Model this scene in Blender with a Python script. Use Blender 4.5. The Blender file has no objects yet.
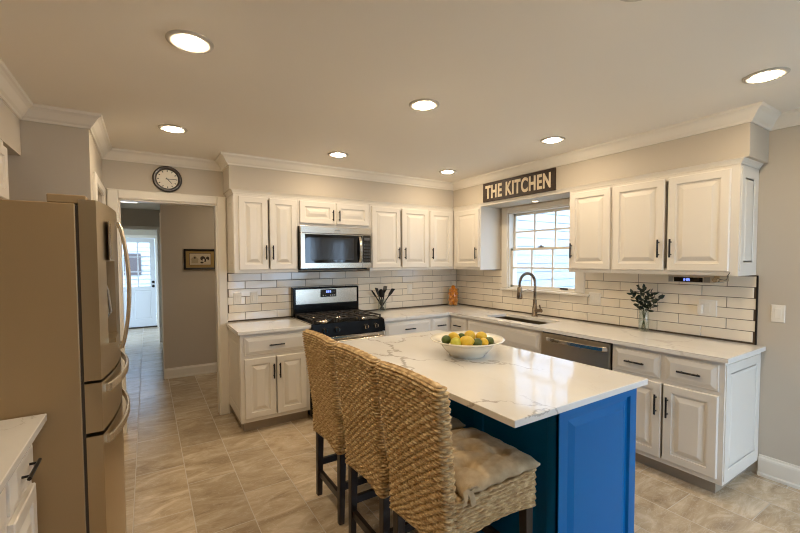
import bpy, math, random
from math import sin, cos, pi, radians, sqrt
from mathutils import Vector, Matrix

random.seed(7)
S = bpy.context.scene
COL = S.collection

# ------------------------------------------------------------------ camera
YAW, PITCH, ROLL, FPX = radians(-32.3422), radians(-2.2186), radians(-0.2406), 399.70
fw = Vector((-sin(YAW)*cos(PITCH), cos(YAW)*cos(PITCH), sin(PITCH)))
rt = Vector((cos(YAW), sin(YAW), 0)); up = rt.cross(fw)
r2 = rt*cos(ROLL) + up*sin(ROLL); u2 = -rt*sin(ROLL) + up*cos(ROLL)
cam_d = bpy.data.cameras.new('camera'); cam = bpy.data.objects.new('camera', cam_d); COL.objects.link(cam)
cam.matrix_world = Matrix(((r2.x, u2.x, -fw.x, -3.6141), (r2.y, u2.y, -fw.y, -4.2484), (r2.z, u2.z, -fw.z, 1.5181), (0, 0, 0, 1)))
cam_d.sensor_width = 36; cam_d.lens = FPX*36/800; cam_d.shift_y = 9.546/800; cam_d.clip_start = .02
S.camera = cam

# ------------------------------------------------------------------ world, exposure, window portals
SKY_STRENGTH = 3.4
LAMP = 78.0            # radiance of the recessed lamps
w = bpy.data.worlds.new('sky'); S.world = w; w.use_nodes = True
bg = w.node_tree.nodes['Background']; bg.inputs[0].default_value = (.52, .73, 1.0, 1); bg.inputs[1].default_value = SKY_STRENGTH
S.cycles.filter_width = 1.1
S.view_settings.view_transform = 'Standard'; S.view_settings.look = 'None'
S.view_settings.exposure = 1.30; S.view_settings.gamma = 1; S.view_settings.use_curve_mapping = False
def portal(name, loc, rot, sx, sy):
    d = bpy.data.lights.new(name, 'AREA'); d.shape = 'RECTANGLE'; d.size = sx; d.size_y = sy; d.cycles.is_portal = True
    o = bpy.data.objects.new(name, d); o.location = loc; o.rotation_euler = rot; COL.objects.link(o)
portal('patio_portal', (-1.05, -5.96, 1.1), (radians(90), 0, 0), 1.8, 2.1)       # shines towards +y
portal('side_window_portal', (.16, -4.95, 1.45), (0, radians(90), 0), 1.1, .9)   # shines towards -x
portal('window_portal', (.16, -1.38, 1.64), (0, radians(90), 0), .86, .86)       # shines towards -x
portal('side_portal', (-4.92, 5.55, 1.2), (0, radians(-90), 0), 2.2, 1.7)
portal('hall_portal', (-3.9, 6.72, 1.4), (radians(-90), 0, 0), .9, 1.9)          # shines towards -y

# ------------------------------------------------------------------ materials
def nt(m): return m.node_tree.nodes, m.node_tree.links
def M(name, col, rough=.5, metal=0, bump=None, coat=0, spec=None, emit=None, estr=0, trans=0):
    m = bpy.data.materials.new(name); m.use_nodes = True; n, l = nt(m); b = n['Principled BSDF']
    b.inputs['Base Color'].default_value = (*col, 1); b.inputs['Roughness'].default_value = rough; b.inputs['Metallic'].default_value = metal
    if coat: b.inputs['Coat Weight'].default_value = coat; b.inputs['Coat Roughness'].default_value = .06
    if spec is not None: b.inputs['Specular IOR Level'].default_value = spec
    if emit: b.inputs['Emission Color'].default_value = (*emit, 1); b.inputs['Emission Strength'].default_value = estr
    if trans: b.inputs['Transmission Weight'].default_value = trans
    # faint surface variation so nothing is dead flat
    tc = n.new('ShaderNodeTexCoord'); nz = n.new('ShaderNodeTexNoise'); nz.inputs['Scale'].default_value = (bump or (40, .03))[0]; nz.inputs['Detail'].default_value = 3
    bp = n.new('ShaderNodeBump'); bp.inputs['Strength'].default_value = (bump or (40, .03))[1]; bp.inputs['Distance'].default_value = .004
    l.new(tc.outputs['Object'], nz.inputs['Vector']); l.new(nz.outputs['Fac'], bp.inputs['Height']); l.new(bp.outputs['Normal'], b.inputs['Normal'])
    return m
def ramp(n, stops):
    r = n.new('ShaderNodeValToRGB'); e = r.color_ramp.elements
    e[0].position, e[0].color = stops[0][0], (*stops[0][1], 1); e[1].position, e[1].color = stops[-1][0], (*stops[-1][1], 1)
    for p, c in stops[1:-1]: x = e.new(p); x.color = (*c, 1)
    return r
WALL = M('greige_paint', (.54, .475, .385), .7, bump=(220, .05))
CEIL = M('ceiling_paint', (.86, .80, .70), .9, bump=(150, .05))
TRIM = M('white_trim_paint', (.80, .74, .64), .35)
CAB = M('white_cabinet_paint', (.78, .72, .63), .32, bump=(18, .015))
CABIN = M('cabinet_inside', (.55, .42, .25), .6)
BLACK = M('black_metal', (.012, .010, .009), .35, .3)
BLUE = M('blue_cabinet_paint', (.0, .125, .35), .30, spec=.2)
UTENSIL = M('black_nylon', (.006, .005, .005), .5, spec=.25)
GLOSSBLACK = M('black_glass', (.004, .004, .005), .04, spec=.6)
ENAMEL = M('black_enamel', (.004, .004, .004), .16, spec=.2)
IRON = M('cast_iron', (.035, .026, .018), .55, bump=(160, .3))
GROUT = M('taupe_grout', (.11, .078, .05), .9)
WHITEPL = M('white_plastic', (.80, .75, .66), .35)
CERAMIC = M('cream_ceramic', (.86, .80, .66), .12, coat=.5)
DARKWOOD = M('espresso_wood', (.018, .010, .006), .38, bump=(30, .15))
GASKET = M('dark_gasket', (.05, .034, .02), .6)
SIDING = M('pale_grey_siding', (.52, .54, .58), .6)
LEMON = M('lemon_skin', (.66, .43, .03), .38, bump=(180, .5))
ORANGE = M('orange_skin', (.86, .30, .015), .4, bump=(220, .4))
LIME = M('lime_skin', (.055, .085, .008), .35, bump=(180, .4))
PALELIME = M('yellow_green_skin', (.50, .46, .04), .36, bump=(180, .4))
LEAF = M('dark_leaf', (.012, .022, .012), .45, bump=(60, .3))
STEM = M('green_stem', (.05, .07, .02), .6)
LETTER = M('cream_paint', (.74, .62, .44), .6)
CLOCKFACE = M('clock_dial', (.78, .72, .60), .5)
LENS = M('lamp_lens', (1, 1, 1), .5, emit=(1.0, .815, .575), estr=LAMP)
HALLLENS = M('hall_lamp_diffuser', (.9, .9, .85), .5, emit=(1, .92, .78), estr=2.5)
PUCK = M('puck_lens', (1, 1, 1), .4, emit=(1, .85, .6), estr=3)
BLUELED = M('blue_display', (.05, .06, .2), .3, emit=(.22, .32, 1), estr=.75)
SPRINGM = M('brushed_nickel', (.24, .185, .135), .25, 1)
RUBBER = M('grey_trim', (.25, .23, .2), .5)

def metal(name, col, rough, axis=2, amt=.10):
    m = M(name, col, rough, 1); n, l = nt(m); b = n['Principled BSDF']
    tc = n.new('ShaderNodeTexCoord'); mp = n.new('ShaderNodeMapping'); nz = n.new('ShaderNodeTexNoise')
    s = [260, 260, 260]; s[axis] = 3; mp.inputs['Scale'].default_value = s; nz.inputs['Scale'].default_value = 1; nz.inputs['Detail'].default_value = 2
    mr = n.new('ShaderNodeMapRange'); mr.inputs['To Min'].default_value = rough-amt; mr.inputs['To Max'].default_value = rough+amt
    l.new(tc.outputs['Object'], mp.inputs['Vector']); l.new(mp.outputs['Vector'], nz.inputs['Vector']); l.new(nz.outputs['Fac'], mr.inputs['Value']); l.new(mr.outputs['Result'], b.inputs['Roughness'])
    return m
STEEL = metal('stainless_steel', (.60, .54, .45), .22, 0, .04)
STEELV = metal('stainless_steel_vertical', (.52, .42, .28), .30, 2, .03)
STEELR = metal('rough_stainless', (.50, .42, .31), .42, 1, .04)
BRIGHTSTEEL = metal('bright_handle_steel', (.78, .69, .56), .26, 2, .03)
FRIDGESIDE = M('bronze_fridge_side', (.39, .27, .14), .42, .5, bump=(300, .06))
SINKM = metal('sink_steel', (.30, .23, .15), .35, 1)

def glass(name, tint=(1, 1, 1), refl=.08):
    m = bpy.data.materials.new(name); m.use_nodes = True; n, l = nt(m); n.remove(n['Principled BSDF'])
    t = n.new('ShaderNodeBsdfTransparent'); t.inputs[0].default_value = (*tint, 1); g = n.new('ShaderNodeBsdfGlossy'); g.inputs['Roughness'].default_value = .02
    lw = n.new('ShaderNodeLayerWeight'); lw.inputs['Blend'].default_value = .35; f = n.new('ShaderNodeMapRange'); f.inputs['To Min'].default_value = .025; f.inputs['To Max'].default_value = .30; l.new(lw.outputs['Facing'], f.inputs['Value']); mx = n.new('ShaderNodeMixShader')
    l.new(f.outputs[0], mx.inputs[0]); l.new(t.outputs[0], mx.inputs[1]); l.new(g.outputs[0], mx.inputs[2]); l.new(mx.outputs[0], n['Material Output'].inputs[0]); return m
GLASS = glass('clear_glass'); JARGLASS = glass('jar_glass', (.93, .95, .93))

def floor_mat():
    m = M('porcelain_floor_tile', (.4, .33, .25), .3); n, l = nt(m); b = n['Principled BSDF']
    g = n.new('ShaderNodeNewGeometry'); sx = n.new('ShaderNodeSeparateXYZ'); l.new(g.outputs['Position'], sx.inputs[0])
    def mth(op, a, bb=0.0):
        x = n.new('ShaderNodeMath'); x.operation = op; (l.new(a, x.inputs[0]) if not isinstance(a, float) else None); x.inputs[1].default_value = bb; return x.outputs[0]
    cb = n.new('ShaderNodeCombineXYZ'); l.new(mth('ADD', sx.outputs[1], 63-.04), cb.inputs[0]); l.new(mth('ADD', sx.outputs[0], 3.717+.304*40), cb.inputs[1])
    br = n.new('ShaderNodeTexBrick'); br.inputs['Scale'].default_value = 1; br.inputs['Brick Width'].default_value = .63; br.inputs['Row Height'].default_value = .304
    br.inputs['Mortar Size'].default_value = .0028; br.inputs['Mortar Smooth'].default_value = .3; br.inputs['Bias'].default_value = 0
    br.inputs['Color1'].default_value = (0, 0, 0, 1); br.inputs['Color2'].default_value = (1, 1, 1, 1); br.inputs['Mortar'].default_value = (.5, .5, .5, 1)
    l.new(cb.outputs[0], br.inputs['Vector'])
    # veining, shifted from tile to tile
    ad = n.new('ShaderNodeVectorMath'); ad.operation = 'MULTIPLY_ADD'; ad.inputs[1].default_value = (3, 7, 5); l.new(br.outputs['Color'], ad.inputs[0]); l.new(g.outputs['Position'], ad.inputs[2])
    mp = n.new('ShaderNodeMapping'); mp.inputs['Rotation'].default_value = (0, 0, .6); mp.inputs['Scale'].default_value = (1.6, 4.2, 1); l.new(ad.outputs[0], mp.inputs['Vector'])
    nz = n.new('ShaderNodeTexNoise'); nz.inputs['Scale'].default_value = 1.5; nz.inputs['Detail'].default_value = 7; nz.inputs['Roughness'].default_value = .62; nz.inputs['Distortion'].default_value = 1.6; l.new(mp.outputs[0], nz.inputs['Vector'])
    r = ramp(n, [(.28, (.30, .215, .13)), (.45, (.47, .36, .235)), (.56, (.55, .435, .295)), (.72, (.74, .62, .46))]); l.new(nz.outputs['Fac'], r.inputs[0])
    n2 = n.new('ShaderNodeTexNoise'); n2.inputs['Scale'].default_value = 3.2; n2.inputs['Detail'].default_value = 5; n2.inputs['Distortion'].default_value = 2.5; l.new(mp.outputs[0], n2.inputs['Vector'])
    ab = mth('ABSOLUTE', mth('SUBTRACT', n2.outputs['Fac'], .5)); vr = ramp(n, [(0, (1, 1, 1)), (.022, (0, 0, 0))]); l.new(ab, vr.inputs[0])
    vm = mth('MULTIPLY', vr.outputs[0], .30)
    mv = n.new('ShaderNodeMixRGB'); mv.inputs['Color2'].default_value = (.80, .73, .62, 1); l.new(vm, mv.inputs[0]); l.new(r.outputs[0], mv.inputs['Color1'])
    hv = n.new('ShaderNodeHueSaturation'); l.new(mv.outputs[0], hv.inputs['Color'])
    tv = n.new('ShaderNodeMapRange'); tv.inputs['To Min'].default_value = .86; tv.inputs['To Max'].default_value = 1.1; l.new(br.outputs['Color'], tv.inputs['Value']); l.new(tv.outputs[0], hv.inputs['Value'])
    mg = n.new('ShaderNodeMixRGB'); mg.inputs['Color2'].default_value = (.56, .50, .41, 1); l.new(br.outputs['Fac'], mg.inputs[0]); l.new(hv.outputs[0], mg.inputs['Color1']); l.new(mg.outputs[0], b.inputs['Base Color'])
    rr = n.new('ShaderNodeMapRange'); rr.inputs['To Min'].default_value = .21; rr.inputs['To Max'].default_value = .8; l.new(br.outputs['Fac'], rr.inputs['Value']); l.new(rr.outputs[0], b.inputs['Roughness'])
    bp = n.new('ShaderNodeBump'); bp.invert = True; bp.inputs['Distance'].default_value = .002; bp.inputs['Strength'].default_value = .6; l.new(br.outputs['Fac'], bp.inputs['Height']); l.new(bp.outputs[0], b.inputs['Normal'])
    return m
FLOOR = floor_mat()

def quartz_mat(name, vein, tint):
    m = M(name, (.80, .74, .65), .10, coat=.2); n, l = nt(m); b = n['Principled BSDF']
    g = n.new('ShaderNodeNewGeometry'); mp = n.new('ShaderNodeMapping'); mp.inputs['Rotation'].default_value = (0, 0, .5); mp.inputs['Location'].default_value = (.37, .15, 0); mp.inputs['Scale'].default_value = (1, .62, 1)
    l.new(g.outputs['Position'], mp.inputs['Vector'])
    nz = n.new('ShaderNodeTexNoise'); nz.inputs['Scale'].default_value = 3.4; nz.inputs['Detail'].default_value = 6; nz.inputs['Roughness'].default_value = .62; l.new(mp.outputs[0], nz.inputs['Vector'])
    va = n.new('ShaderNodeVectorMath'); va.operation = 'MULTIPLY_ADD'; va.inputs[1].default_value = (.34, .34, .34); l.new(nz.outputs['Color'], va.inputs[0]); l.new(mp.outputs[0], va.inputs[2])
    vo = n.new('ShaderNodeTexVoronoi'); vo.feature = 'DISTANCE_TO_EDGE'; vo.inputs['Scale'].default_value = 2.5; l.new(va.outputs[0], vo.inputs['Vector'])
    wn = n.new('ShaderNodeTexNoise'); wn.inputs['Scale'].default_value = 2.3; wn.inputs['Detail'].default_value = 2; l.new(mp.outputs[0], wn.inputs['Vector'])
    wr = n.new('ShaderNodeMapRange'); wr.inputs['From Min'].default_value = .38; wr.inputs['From Max'].default_value = .68; wr.inputs['To Min'].default_value = .0; wr.inputs['To Max'].default_value = .032; l.new(wn.outputs['Fac'], wr.inputs['Value'])
    lt = n.new('ShaderNodeMath'); lt.operation = 'SUBTRACT'; l.new(wr.outputs[0], lt.inputs[0]); l.new(vo.outputs['Distance'], lt.inputs[1])
    sm = n.new('ShaderNodeMapRange'); sm.inputs['From Min'].default_value = -.004; sm.inputs['From Max'].default_value = .012; l.new(lt.outputs[0], sm.inputs['Value'])
    cl = n.new('ShaderNodeTexNoise'); cl.inputs['Scale'].default_value = 2.0; cl.inputs['Detail'].default_value = 4; l.new(va.outputs[0], cl.inputs['Vector'])
    cr = ramp(n, [(.35, (.77*tint, .74*tint, .69*tint)), (.7, (.71*tint, .67*tint, .61*tint))]); l.new(cl.outputs['Fac'], cr.inputs[0])
    sc = n.new('ShaderNodeMath'); sc.operation = 'MULTIPLY'; sc.inputs[1].default_value = vein; l.new(sm.outputs[0], sc.inputs[0])
    mx = n.new('ShaderNodeMixRGB'); mx.inputs['Color2'].default_value = (.36, .32, .27, 1); l.new(sc.outputs[0], mx.inputs[0]); l.new(cr.outputs[0], mx.inputs['Color1']); l.new(mx.outputs[0], b.inputs['Base Color'])
    return m
QUARTZ = quartz_mat('veined_quartz', .75, 1.0); PALEQUARTZ = quartz_mat('pale_quartz', .26, 1.1)

def tile_mat():
    m = M('glazed_subway_tile', (.86, .77, .63), .10, coat=.5, bump=(14, .35)); return m
TILE = tile_mat()

def noisecol(name, stops, scale, rough, stretch=(1, 1, 1), bump=(60, .4), detail=5):
    m = M(name, stops[0][1], rough, bump=bump); n, l = nt(m); b = n['Principled BSDF']
    tc = n.new('ShaderNodeTexCoord'); mp = n.new('ShaderNodeMapping'); mp.inputs['Scale'].default_value = stretch; nz = n.new('ShaderNodeTexNoise'); nz.inputs['Scale'].default_value = scale; nz.inputs['Detail'].default_value = detail
    l.new(tc.outputs['Object'], mp.inputs['Vector']); l.new(mp.outputs[0], nz.inputs['Vector']); r = ramp(n, stops); l.new(nz.outputs['Fac'], r.inputs[0]); l.new(r.outputs[0], b.inputs['Base Color']); return m
WICKER = noisecol('seagrass_weave', [(.28, (.27, .145, .05)), (.5, (.50, .325, .14)), (.70, (.76, .57, .31))], 14, .6, (2, 2, 9), (160, .4))
LINEN = noisecol('linen', [(.3, (.38, .27, .145)), (.7, (.50, .375, .225))], 30, .9, bump=(500, .5))
SIGNWOOD = noisecol('brown_sign_board', [(.3, (.022, .010, .005)), (.7, (.045, .022, .010))], 6, .55, (1, 1, 12))

# ------------------------------------------------------------------ mesh builder
class MB:
    def __init__(s): s.v = []; s.f = []; s.sm = []
    def add(s, vs, fs, smooth=False):
        o = len(s.v); s.v += [tuple(p) for p in vs]; s.f += [tuple(i+o for i in f) for f in fs]; s.sm += [smooth]*len(fs); return s
    def box(s, x0, x1, y0, y1, z0, z1):
        return s.add([(x0,y0,z0),(x1,y0,z0),(x1,y1,z0),(x0,y1,z0),(x0,y0,z1),(x1,y0,z1),(x1,y1,z1),(x0,y1,z1)],
                     [(0,3,2,1),(4,5,6,7),(0,1,5,4),(1,2,6,5),(2,3,7,6),(3,0,4,7)])
    def rings(s, rings, cap=True, smooth=True, closed=True):
        n = len(rings[0]); vs = [p for r in rings for p in r]; fs = []
        for i in range(len(rings)-1):
            for k in range(n if closed else n-1):
                a, b = i*n+k, i*n+(k+1) % n; fs.append((a, b, b+n, a+n))
        s.add(vs, fs, smooth)
        if cap:
            s.add(rings[0], [tuple(range(n))[::-1]]); s.add(rings[-1], [tuple(range(n))])
        return s
    def lathe(s, prof, c=(0, 0, 0), seg=32, cap=False, smooth=True):
        return s.rings([[(c[0]+r*cos(2*pi*k/seg), c[1]+r*sin(2*pi*k/seg), c[2]+z) for k in range(seg)] for r, z in prof], cap, smooth)
    def cyl(s, a, b, r, seg=16, r1=None):
        return s.tube([a, b], [r, r if r1 is None else r1], seg)
    def tube(s, pts, rad, seg=10, cap=True):
        pts = [Vector(p) for p in pts]; rad = rad if isinstance(rad, (list, tuple)) else [rad]*len(pts); rs = []; u = None
        for i, p in enumerate(pts):
            d = (pts[min(i+1, len(pts)-1)]-pts[max(i-1, 0)]).normalized()
            if u is None: u = d.orthogonal().normalized()
            else: u = (u - d*u.dot(d)).normalized()
            v = d.cross(u); rs.append([p+(u*cos(2*pi*k/seg)+v*sin(2*pi*k/seg))*rad[i] for k in range(seg)])
        return s.rings(rs, cap)
    def strip(s, pts, side, w, t):      # flat bar along pts: half width w along side, half thickness t
        pts = [Vector(p) for p in pts]; side = Vector(side).normalized(); rs = []
        for i, p in enumerate(pts):
            d = (pts[min(i+1, len(pts)-1)]-pts[max(i-1, 0)]).normalized(); nn = d.cross(side).normalized()
            rs.append([p+side*a*w+nn*b*t for a, b in ((-1,-.5),(-.8,-1),(.8,-1),(1,-.5),(1,.5),(.8,1),(-.8,1),(-1,.5))])
        return s.rings(rs, True, False)
    def ell(s, c, rx, ry, rz, seg=16, nr=10, rot=None):
        rs = []
        for i in range(nr+1):
            t = pi*i/nr; rr = max(sin(t), .02); ring = []
            for k in range(seg):
                p = Vector((rx*rr*cos(2*pi*k/seg), ry*rr*sin(2*pi*k/seg), -rz*cos(t)))
                if rot: p = rot @ p
                ring.append(p+Vector(c))
            rs.append(ring)
        return s.rings(rs, True)
    def nested(s, F, u0, u1, v0, v1, levels):
        o, U, N = F; Z = Vector((0, 0, 1)); rs = []
        for ins, d in levels:
            rs.append([o+U*a+Z*b+N*d for a, b in ((u0+ins, v0+ins), (u1-ins, v0+ins), (u1-ins, v1-ins), (u0+ins, v1-ins))])
        return s.rings(rs, True, False)
    def fbox(s, F, u0, u1, v0, v1, d0, d1): return s.nested(F, u0, u1, v0, v1, [(0, d0), (0, d1)])
    def sweep(s, path, prof, smooth=False):      # path in plan, profile (offset to the right-hand side, z)
        rs = []; P = [Vector((x, y)) for x, y in path]
        for i, p in enumerate(P):
            ns = []
            if i > 0: d = (p-P[i-1]).normalized(); ns.append(Vector((d.y, -d.x)))
            if i < len(P)-1: d = (P[i+1]-p).normalized(); ns.append(Vector((d.y, -d.x)))
            m = ns[0] if len(ns) == 1 else (ns[0]+ns[1])/(1+ns[0].dot(ns[1]))
            rs.append([(p.x+m.x*a, p.y+m.y*a, z) for a, z in prof])
        return s.rings(rs, True, smooth)
    def build(s, name, mat, parent=None, bevel=0, origin=None):
        if parent is not None and origin is None:
            o = parent
            L = Vector((0, 0, 0))
            while o is not None: L = L + o.location; o = o.parent
        elif origin is not None: L = Vector(origin)
        else:
            xs, ys, zs = zip(*s.v); L = Vector(((min(xs)+max(xs))/2, (min(ys)+max(ys))/2, min(zs)))
        me = bpy.data.meshes.new(name); me.from_pydata([(p[0]-L.x, p[1]-L.y, p[2]-L.z) for p in s.v], [], s.f); me.update()
        me.polygons.foreach_set('use_smooth', s.sm)
        ob = bpy.data.objects.new(name, me); COL.objects.link(ob); me.materials.append(mat)
        if parent is not None: ob.parent = parent
        else: ob.location = L
        if bevel:
            b = ob.modifiers.new('bevel', 'BEVEL'); b.width = bevel; b.segments = 2; b.limit_method = 'ANGLE'
        return ob
V = Vector
def thing(name, label, cat, loc, group=None):
    o = bpy.data.objects.new(name, None); o.empty_display_size = .05; COL.objects.link(o); o.location = loc
    return tag(o, label, cat, group)
def tag(o, label, cat, group=None):
    o['label'] = label; o['category'] = cat
    if group: o['group'] = group
    return o
def struct(o): o['kind'] = 'structure'; return o
def copytree(o, parent=None):
    c = o.copy(); COL.objects.link(c)
    if parent is not None: c.parent = parent
    for ch in list(o.children): copytree(ch, c)
    return c
FB = lambda y: (V((0, y, 0)), V((1, 0, 0)), V((0, -1, 0)))       # faces the room from the rear wall: u = x
FR = lambda x: (V((x, 0, 0)), V((0, -1, 0)), V((-1, 0, 0)))      # faces the room from the window wall: u = -y
FL = lambda x: (V((x, 0, 0)), V((0, 1, 0)), V((1, 0, 0)))        # faces the room from the fridge wall: u = y

H = 2.478; CT = .914; ZU, ZT, ZS, ZC = 1.406, 2.139, 2.176, 2.390
DU = .3275; DSO = .345

# ================================================================== structure
struct(MB().box(-7, .2, -5.95, 9.4, -.1, 0).build('floor', FLOOR))
struct(MB().box(-4.9, .2, -5.95, 6.9, H, H+.1).build('ceiling', CEIL))
DX0, DX1, DZ = -3.81, -3.027, 2.067
mb = MB().box(DX1, .14, 0, .12, 0, H).box(-4.7, DX0, 0, .12, 0, H).box(DX0, DX1, 0, .12, DZ, H); struct(mb.build('wall_back', WALL))
WY0, WY1, WZ0, WZ1 = -1.825, -.935, 1.186, 2.075
mb = MB().box(0, .14, WY1, 0, 0, H).box(0, .14, -4.5, WY0, 0, H).box(0, .14, -5.9, -5.4, 0, H).box(0, .14, -5.4, -4.5, 0, .9).box(0, .14, -5.4, -4.5, 2.0, H).box(0, .14, WY0, WY1, 0, WZ0).box(0, .14, WY0, WY1, WZ1, H); struct(mb.build('wall_right', WALL))
struct(MB().box(-4.7, -4.58, -5.9, -.906, 0, H).build('wall_left', WALL))
# jutting wall beside the fridge with a closet door in its side
CY0, CY1 = -.70, -.085
mb = MB().box(-4.58, -3.915, -.906, CY0, 0, H).box(-4.58, -3.915, CY1, -.001, 0, H).box(-4.58, -3.915, CY0, CY1, 2.07, H).box(-4.58, -4.0, CY0, CY1, 0, 2.07); struct(mb.build('wall_alcove', WALL))
# patio wall behind the camera
PX0, PX1, PZ = -1.95, -.15, 2.12
mb = MB().box(-4.7, PX0, -5.9, -5.8, 0, H).box(PX1, .14, -5.9, -5.8, 0, H).box(PX0, PX1, -5.9, -5.8, PZ, H); struct(mb.build('wall_patio', WALL))
# soffits
struct(MB().box(-2.966, -.001, -DSO, -.001, ZS, H)  .box(-2.93, -.001, -DU, -.001, ZT, ZS).build('wall_soffit_back', WALL))
struct(MB().box(-DSO, -.001, -3.264, -DSO, ZS, H).box(-DU, -.001, -3.214, -DU, ZT, ZS).build('wall_soffit_right', WALL))
struct(MB().box(-4.58, -4.25, -4.6, -.907, 2.17, H).build('wall_soffit_left', WALL))
# hallway
struct(MB().box(-3.45, .14, 1.70, 1.80, 0, H).build('wall_hall', WALL))
mb = MB().box(-3.44, -3.2, 4.5, 4.6, 0, H).box(-4.9, -4.25, 4.5, 4.6, 0, H).box(-4.25, -3.44, 4.5, 4.6, 2.107, H); struct(mb.build('wall_passage_end', WALL))
struct(MB().box(-.9, -.8, .12, 1.7, 0, H).build('wall_hall_end', WALL))
struct(MB().box(-3.3, -3.2, 1.8, 4.5, 0, H).build('wall_passage_right', WALL))
struct(MB().box(-4.9, -4.75, .12, 4.7, 0, H).box(-4.9, -4.75, 6.4, 6.9, 0, H).box(-4.9, -4.75, 4.7, 6.4, 0, .1).box(-4.9, -4.75, 4.7, 6.4, 2.3, H).build('wall_passage_left', WALL))
w4 = struct(MB().box(-4.86, -4.82, 4.7, 4.75, .1, 2.3).box(-4.86, -4.82, 6.35, 6.4, .1, 2.3).box(-4.86, -4.82, 4.7, 6.4, .1, .15).box(-4.86, -4.82, 4.7, 6.4, 2.25, 2.3).box(-4.86, -4.82, 5.53, 5.57, .1, 2.3).build('window_added', TRIM))  # unseen side window, added to let daylight into the vestibule
MB().box(-4.842, -4.838, 4.73, 6.37, .13, 2.27).build('pane', GLASS, w4)
struct(MB().box(-3.2, -3.1, 4.6, 6.9, 0, H).build('wall_vestibule', WALL))
HX0, HX1, HZ = -4.36, -3.44, 2.06
mb = MB().box(-4.75, HX0, 6.6, 6.72, 0, H).box(HX1, -3.2, 6.6, 6.72, 0, H).box(HX0, HX1, 6.6, 6.72, HZ, H); struct(mb.build('wall_exit', WALL))
# crown
cp = [(0, ZC), (.010, ZC), (.014, ZC+.012), (.026, ZC+.022), (.052, ZC+.058), (.064, ZC+.068), (.074, ZC+.072), (.078, H), (0, H)]
path = [(-4.25, -4.6), (-4.25, -.907), (-3.915, -.907), (-3.915, -.001), (-2.967, -.001), (-2.967, -DSO-.001), (-DSO-.001, -DSO-.001), (-DSO-.001, -3.265), (-.001, -3.265), (-.001, -5.79)]
struct(MB().sweep(path, cp).build('trim_1', TRIM))
cv = [(0, ZT+.001), (.003, ZT+.001), (.006, ZT+.012), (.014, ZT+.024), (.024, ZS-.001), (0, ZS-.001)]
struct(MB().sweep([(-2.933, -.001), (-2.933, -DU-.001), (-DU-.001, -DU-.001), (-DU-.001, -3.217), (-.001, -3.217)], cv).build('trim_2', TRIM))
# doorway casing and jambs
def casing(name, F, u0, u1, zt, wd=.078, th=.02, side=(1, 1)):
    m = MB(); L = [(0, 0), (0, th*.7), (.008, th)]
    if side[0]: m.nested(F, u0-wd, u0, 0, zt+wd, L)
    if side[1]: m.nested(F, u1, u1+wd, 0, zt+wd, L)
    m.nested(F, u0-(wd if not side[0] else 0), u1, zt, zt+wd, L); return struct(m.build(name, TRIM))
casing('trim_3', FB(-.001), DX0, DX1, DZ)
struct(MB().box(DX0, DX0+.012, -.001, .121, 0, DZ).box(DX1-.012, DX1, -.001, .121, 0, DZ).box(DX0, DX1, -.001, .121, DZ-.012, DZ).build('trim_4', TRIM))
casing('trim_5', FL(-3.914), CY0, CY1, 2.07, wd=.07)
casing('trim_6', FB(4.499), -4.25, -3.44, 2.107, wd=.06)
struct(MB().box(-3.462, -3.4505, 1.695, 1.805, 0, 2.14).build('trim_7', TRIM))
d2 = struct(MB().nested(FL(-3.99), CY0+.003, CY1-.003, .005, 2.065, [(0, 0), (0, .035)]).build('door_2', TRIM))
pm = MB()
for a, b in ((.12, .95), (1.05, 1.95)): pm.nested(FL(-3.955), CY0+.1, CY1-.1, a, b, [(0, 0), (0, .008), (.02, .003), (.05, .008)])
pm.build('door_panel', TRIM, d2)
# baseboards
bbp = [(0, 0), (.022, 0), (.022, .018), (.016, .028), (.015, .115), (.012, .128), (.008, .133), (.006, .146), (0, .148)]
struct(MB().sweep([(-.001, -3.262), (-.001, -5.79)], bbp).build('baseboard_right', TRIM))
struct(MB().sweep([(-3.449, 1.699), (-1.2, 1.699)], [(a, z*.9) for a, z in bbp]).build('baseboard_hall', TRIM))
struct(MB().sweep([(-3.3, 4.4), (-3.3, 1.81)], [(a, z*.9) for a, z in bbp]).build('baseboard_passage', TRIM))

# ------------------------------------------------------------------ kitchen window
FRM = lambda x: FR(x)
win = struct(MB().box(0, .14, WY1-.012, WY1, WZ0, WZ1).box(0, .14, WY0, WY0+.012, WZ0, WZ1).box(0, .14, WY0, WY1, WZ1-.012, WZ1).box(0, .14, WY0, WY1, WZ0, WZ0+.015).build('window_1', TRIM))
m = MB(); L = [(0, 0), (0, .014), (.01, .02)]
m.nested(FR(-.001), -WY1-.088, -WY1, WZ0, WZ1+.063, L); m.nested(FR(-.001), -WY0, -WY0+.10, WZ0, WZ1+.063, L); m.nested(FR(-.001), -WY1, -WY0, WZ1, WZ1+.063, L)
m.build('window_casing', TRIM, win)
MB().box(-.045, .03, WY0-.155, WY1+.092, WZ0-.022, WZ0).build('window_sill', TRIM, win, bevel=.004)
def sash(name, x, z0, z1, rows, par, y0=WY0+.014, y1=WY1-.014, st=.026, cols=3):
    t = .03; m = MB().box(x, x+t, y0, y0+st, z0, z1).box(x, x+t, y1-st, y1, z0, z1).box(x, x+t, y0, y1, z0, z0+st).box(x, x+t, y0, y1, z1-st, z1)
    for k in range(1, cols): yy = y0+st+(y1-y0-2*st)*k/cols; m.box(x+.004, x+t-.004, yy-.009, yy+.009, z0+st, z1-st)
    for k in range(1, rows): zz = z0+st+(z1-z0-2*st)*k/rows; m.box(x+.005, x+t-.005, y0+st, y1-st, zz-.009, zz+.009)
    o = m.build(name, TRIM, par)
    MB().box(x+t/2-.002, x+t/2+.002, y0+st-.003, y1-st+.003, z0+st-.003, z1-st+.003).build('pane', GLASS, o); return o
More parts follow.
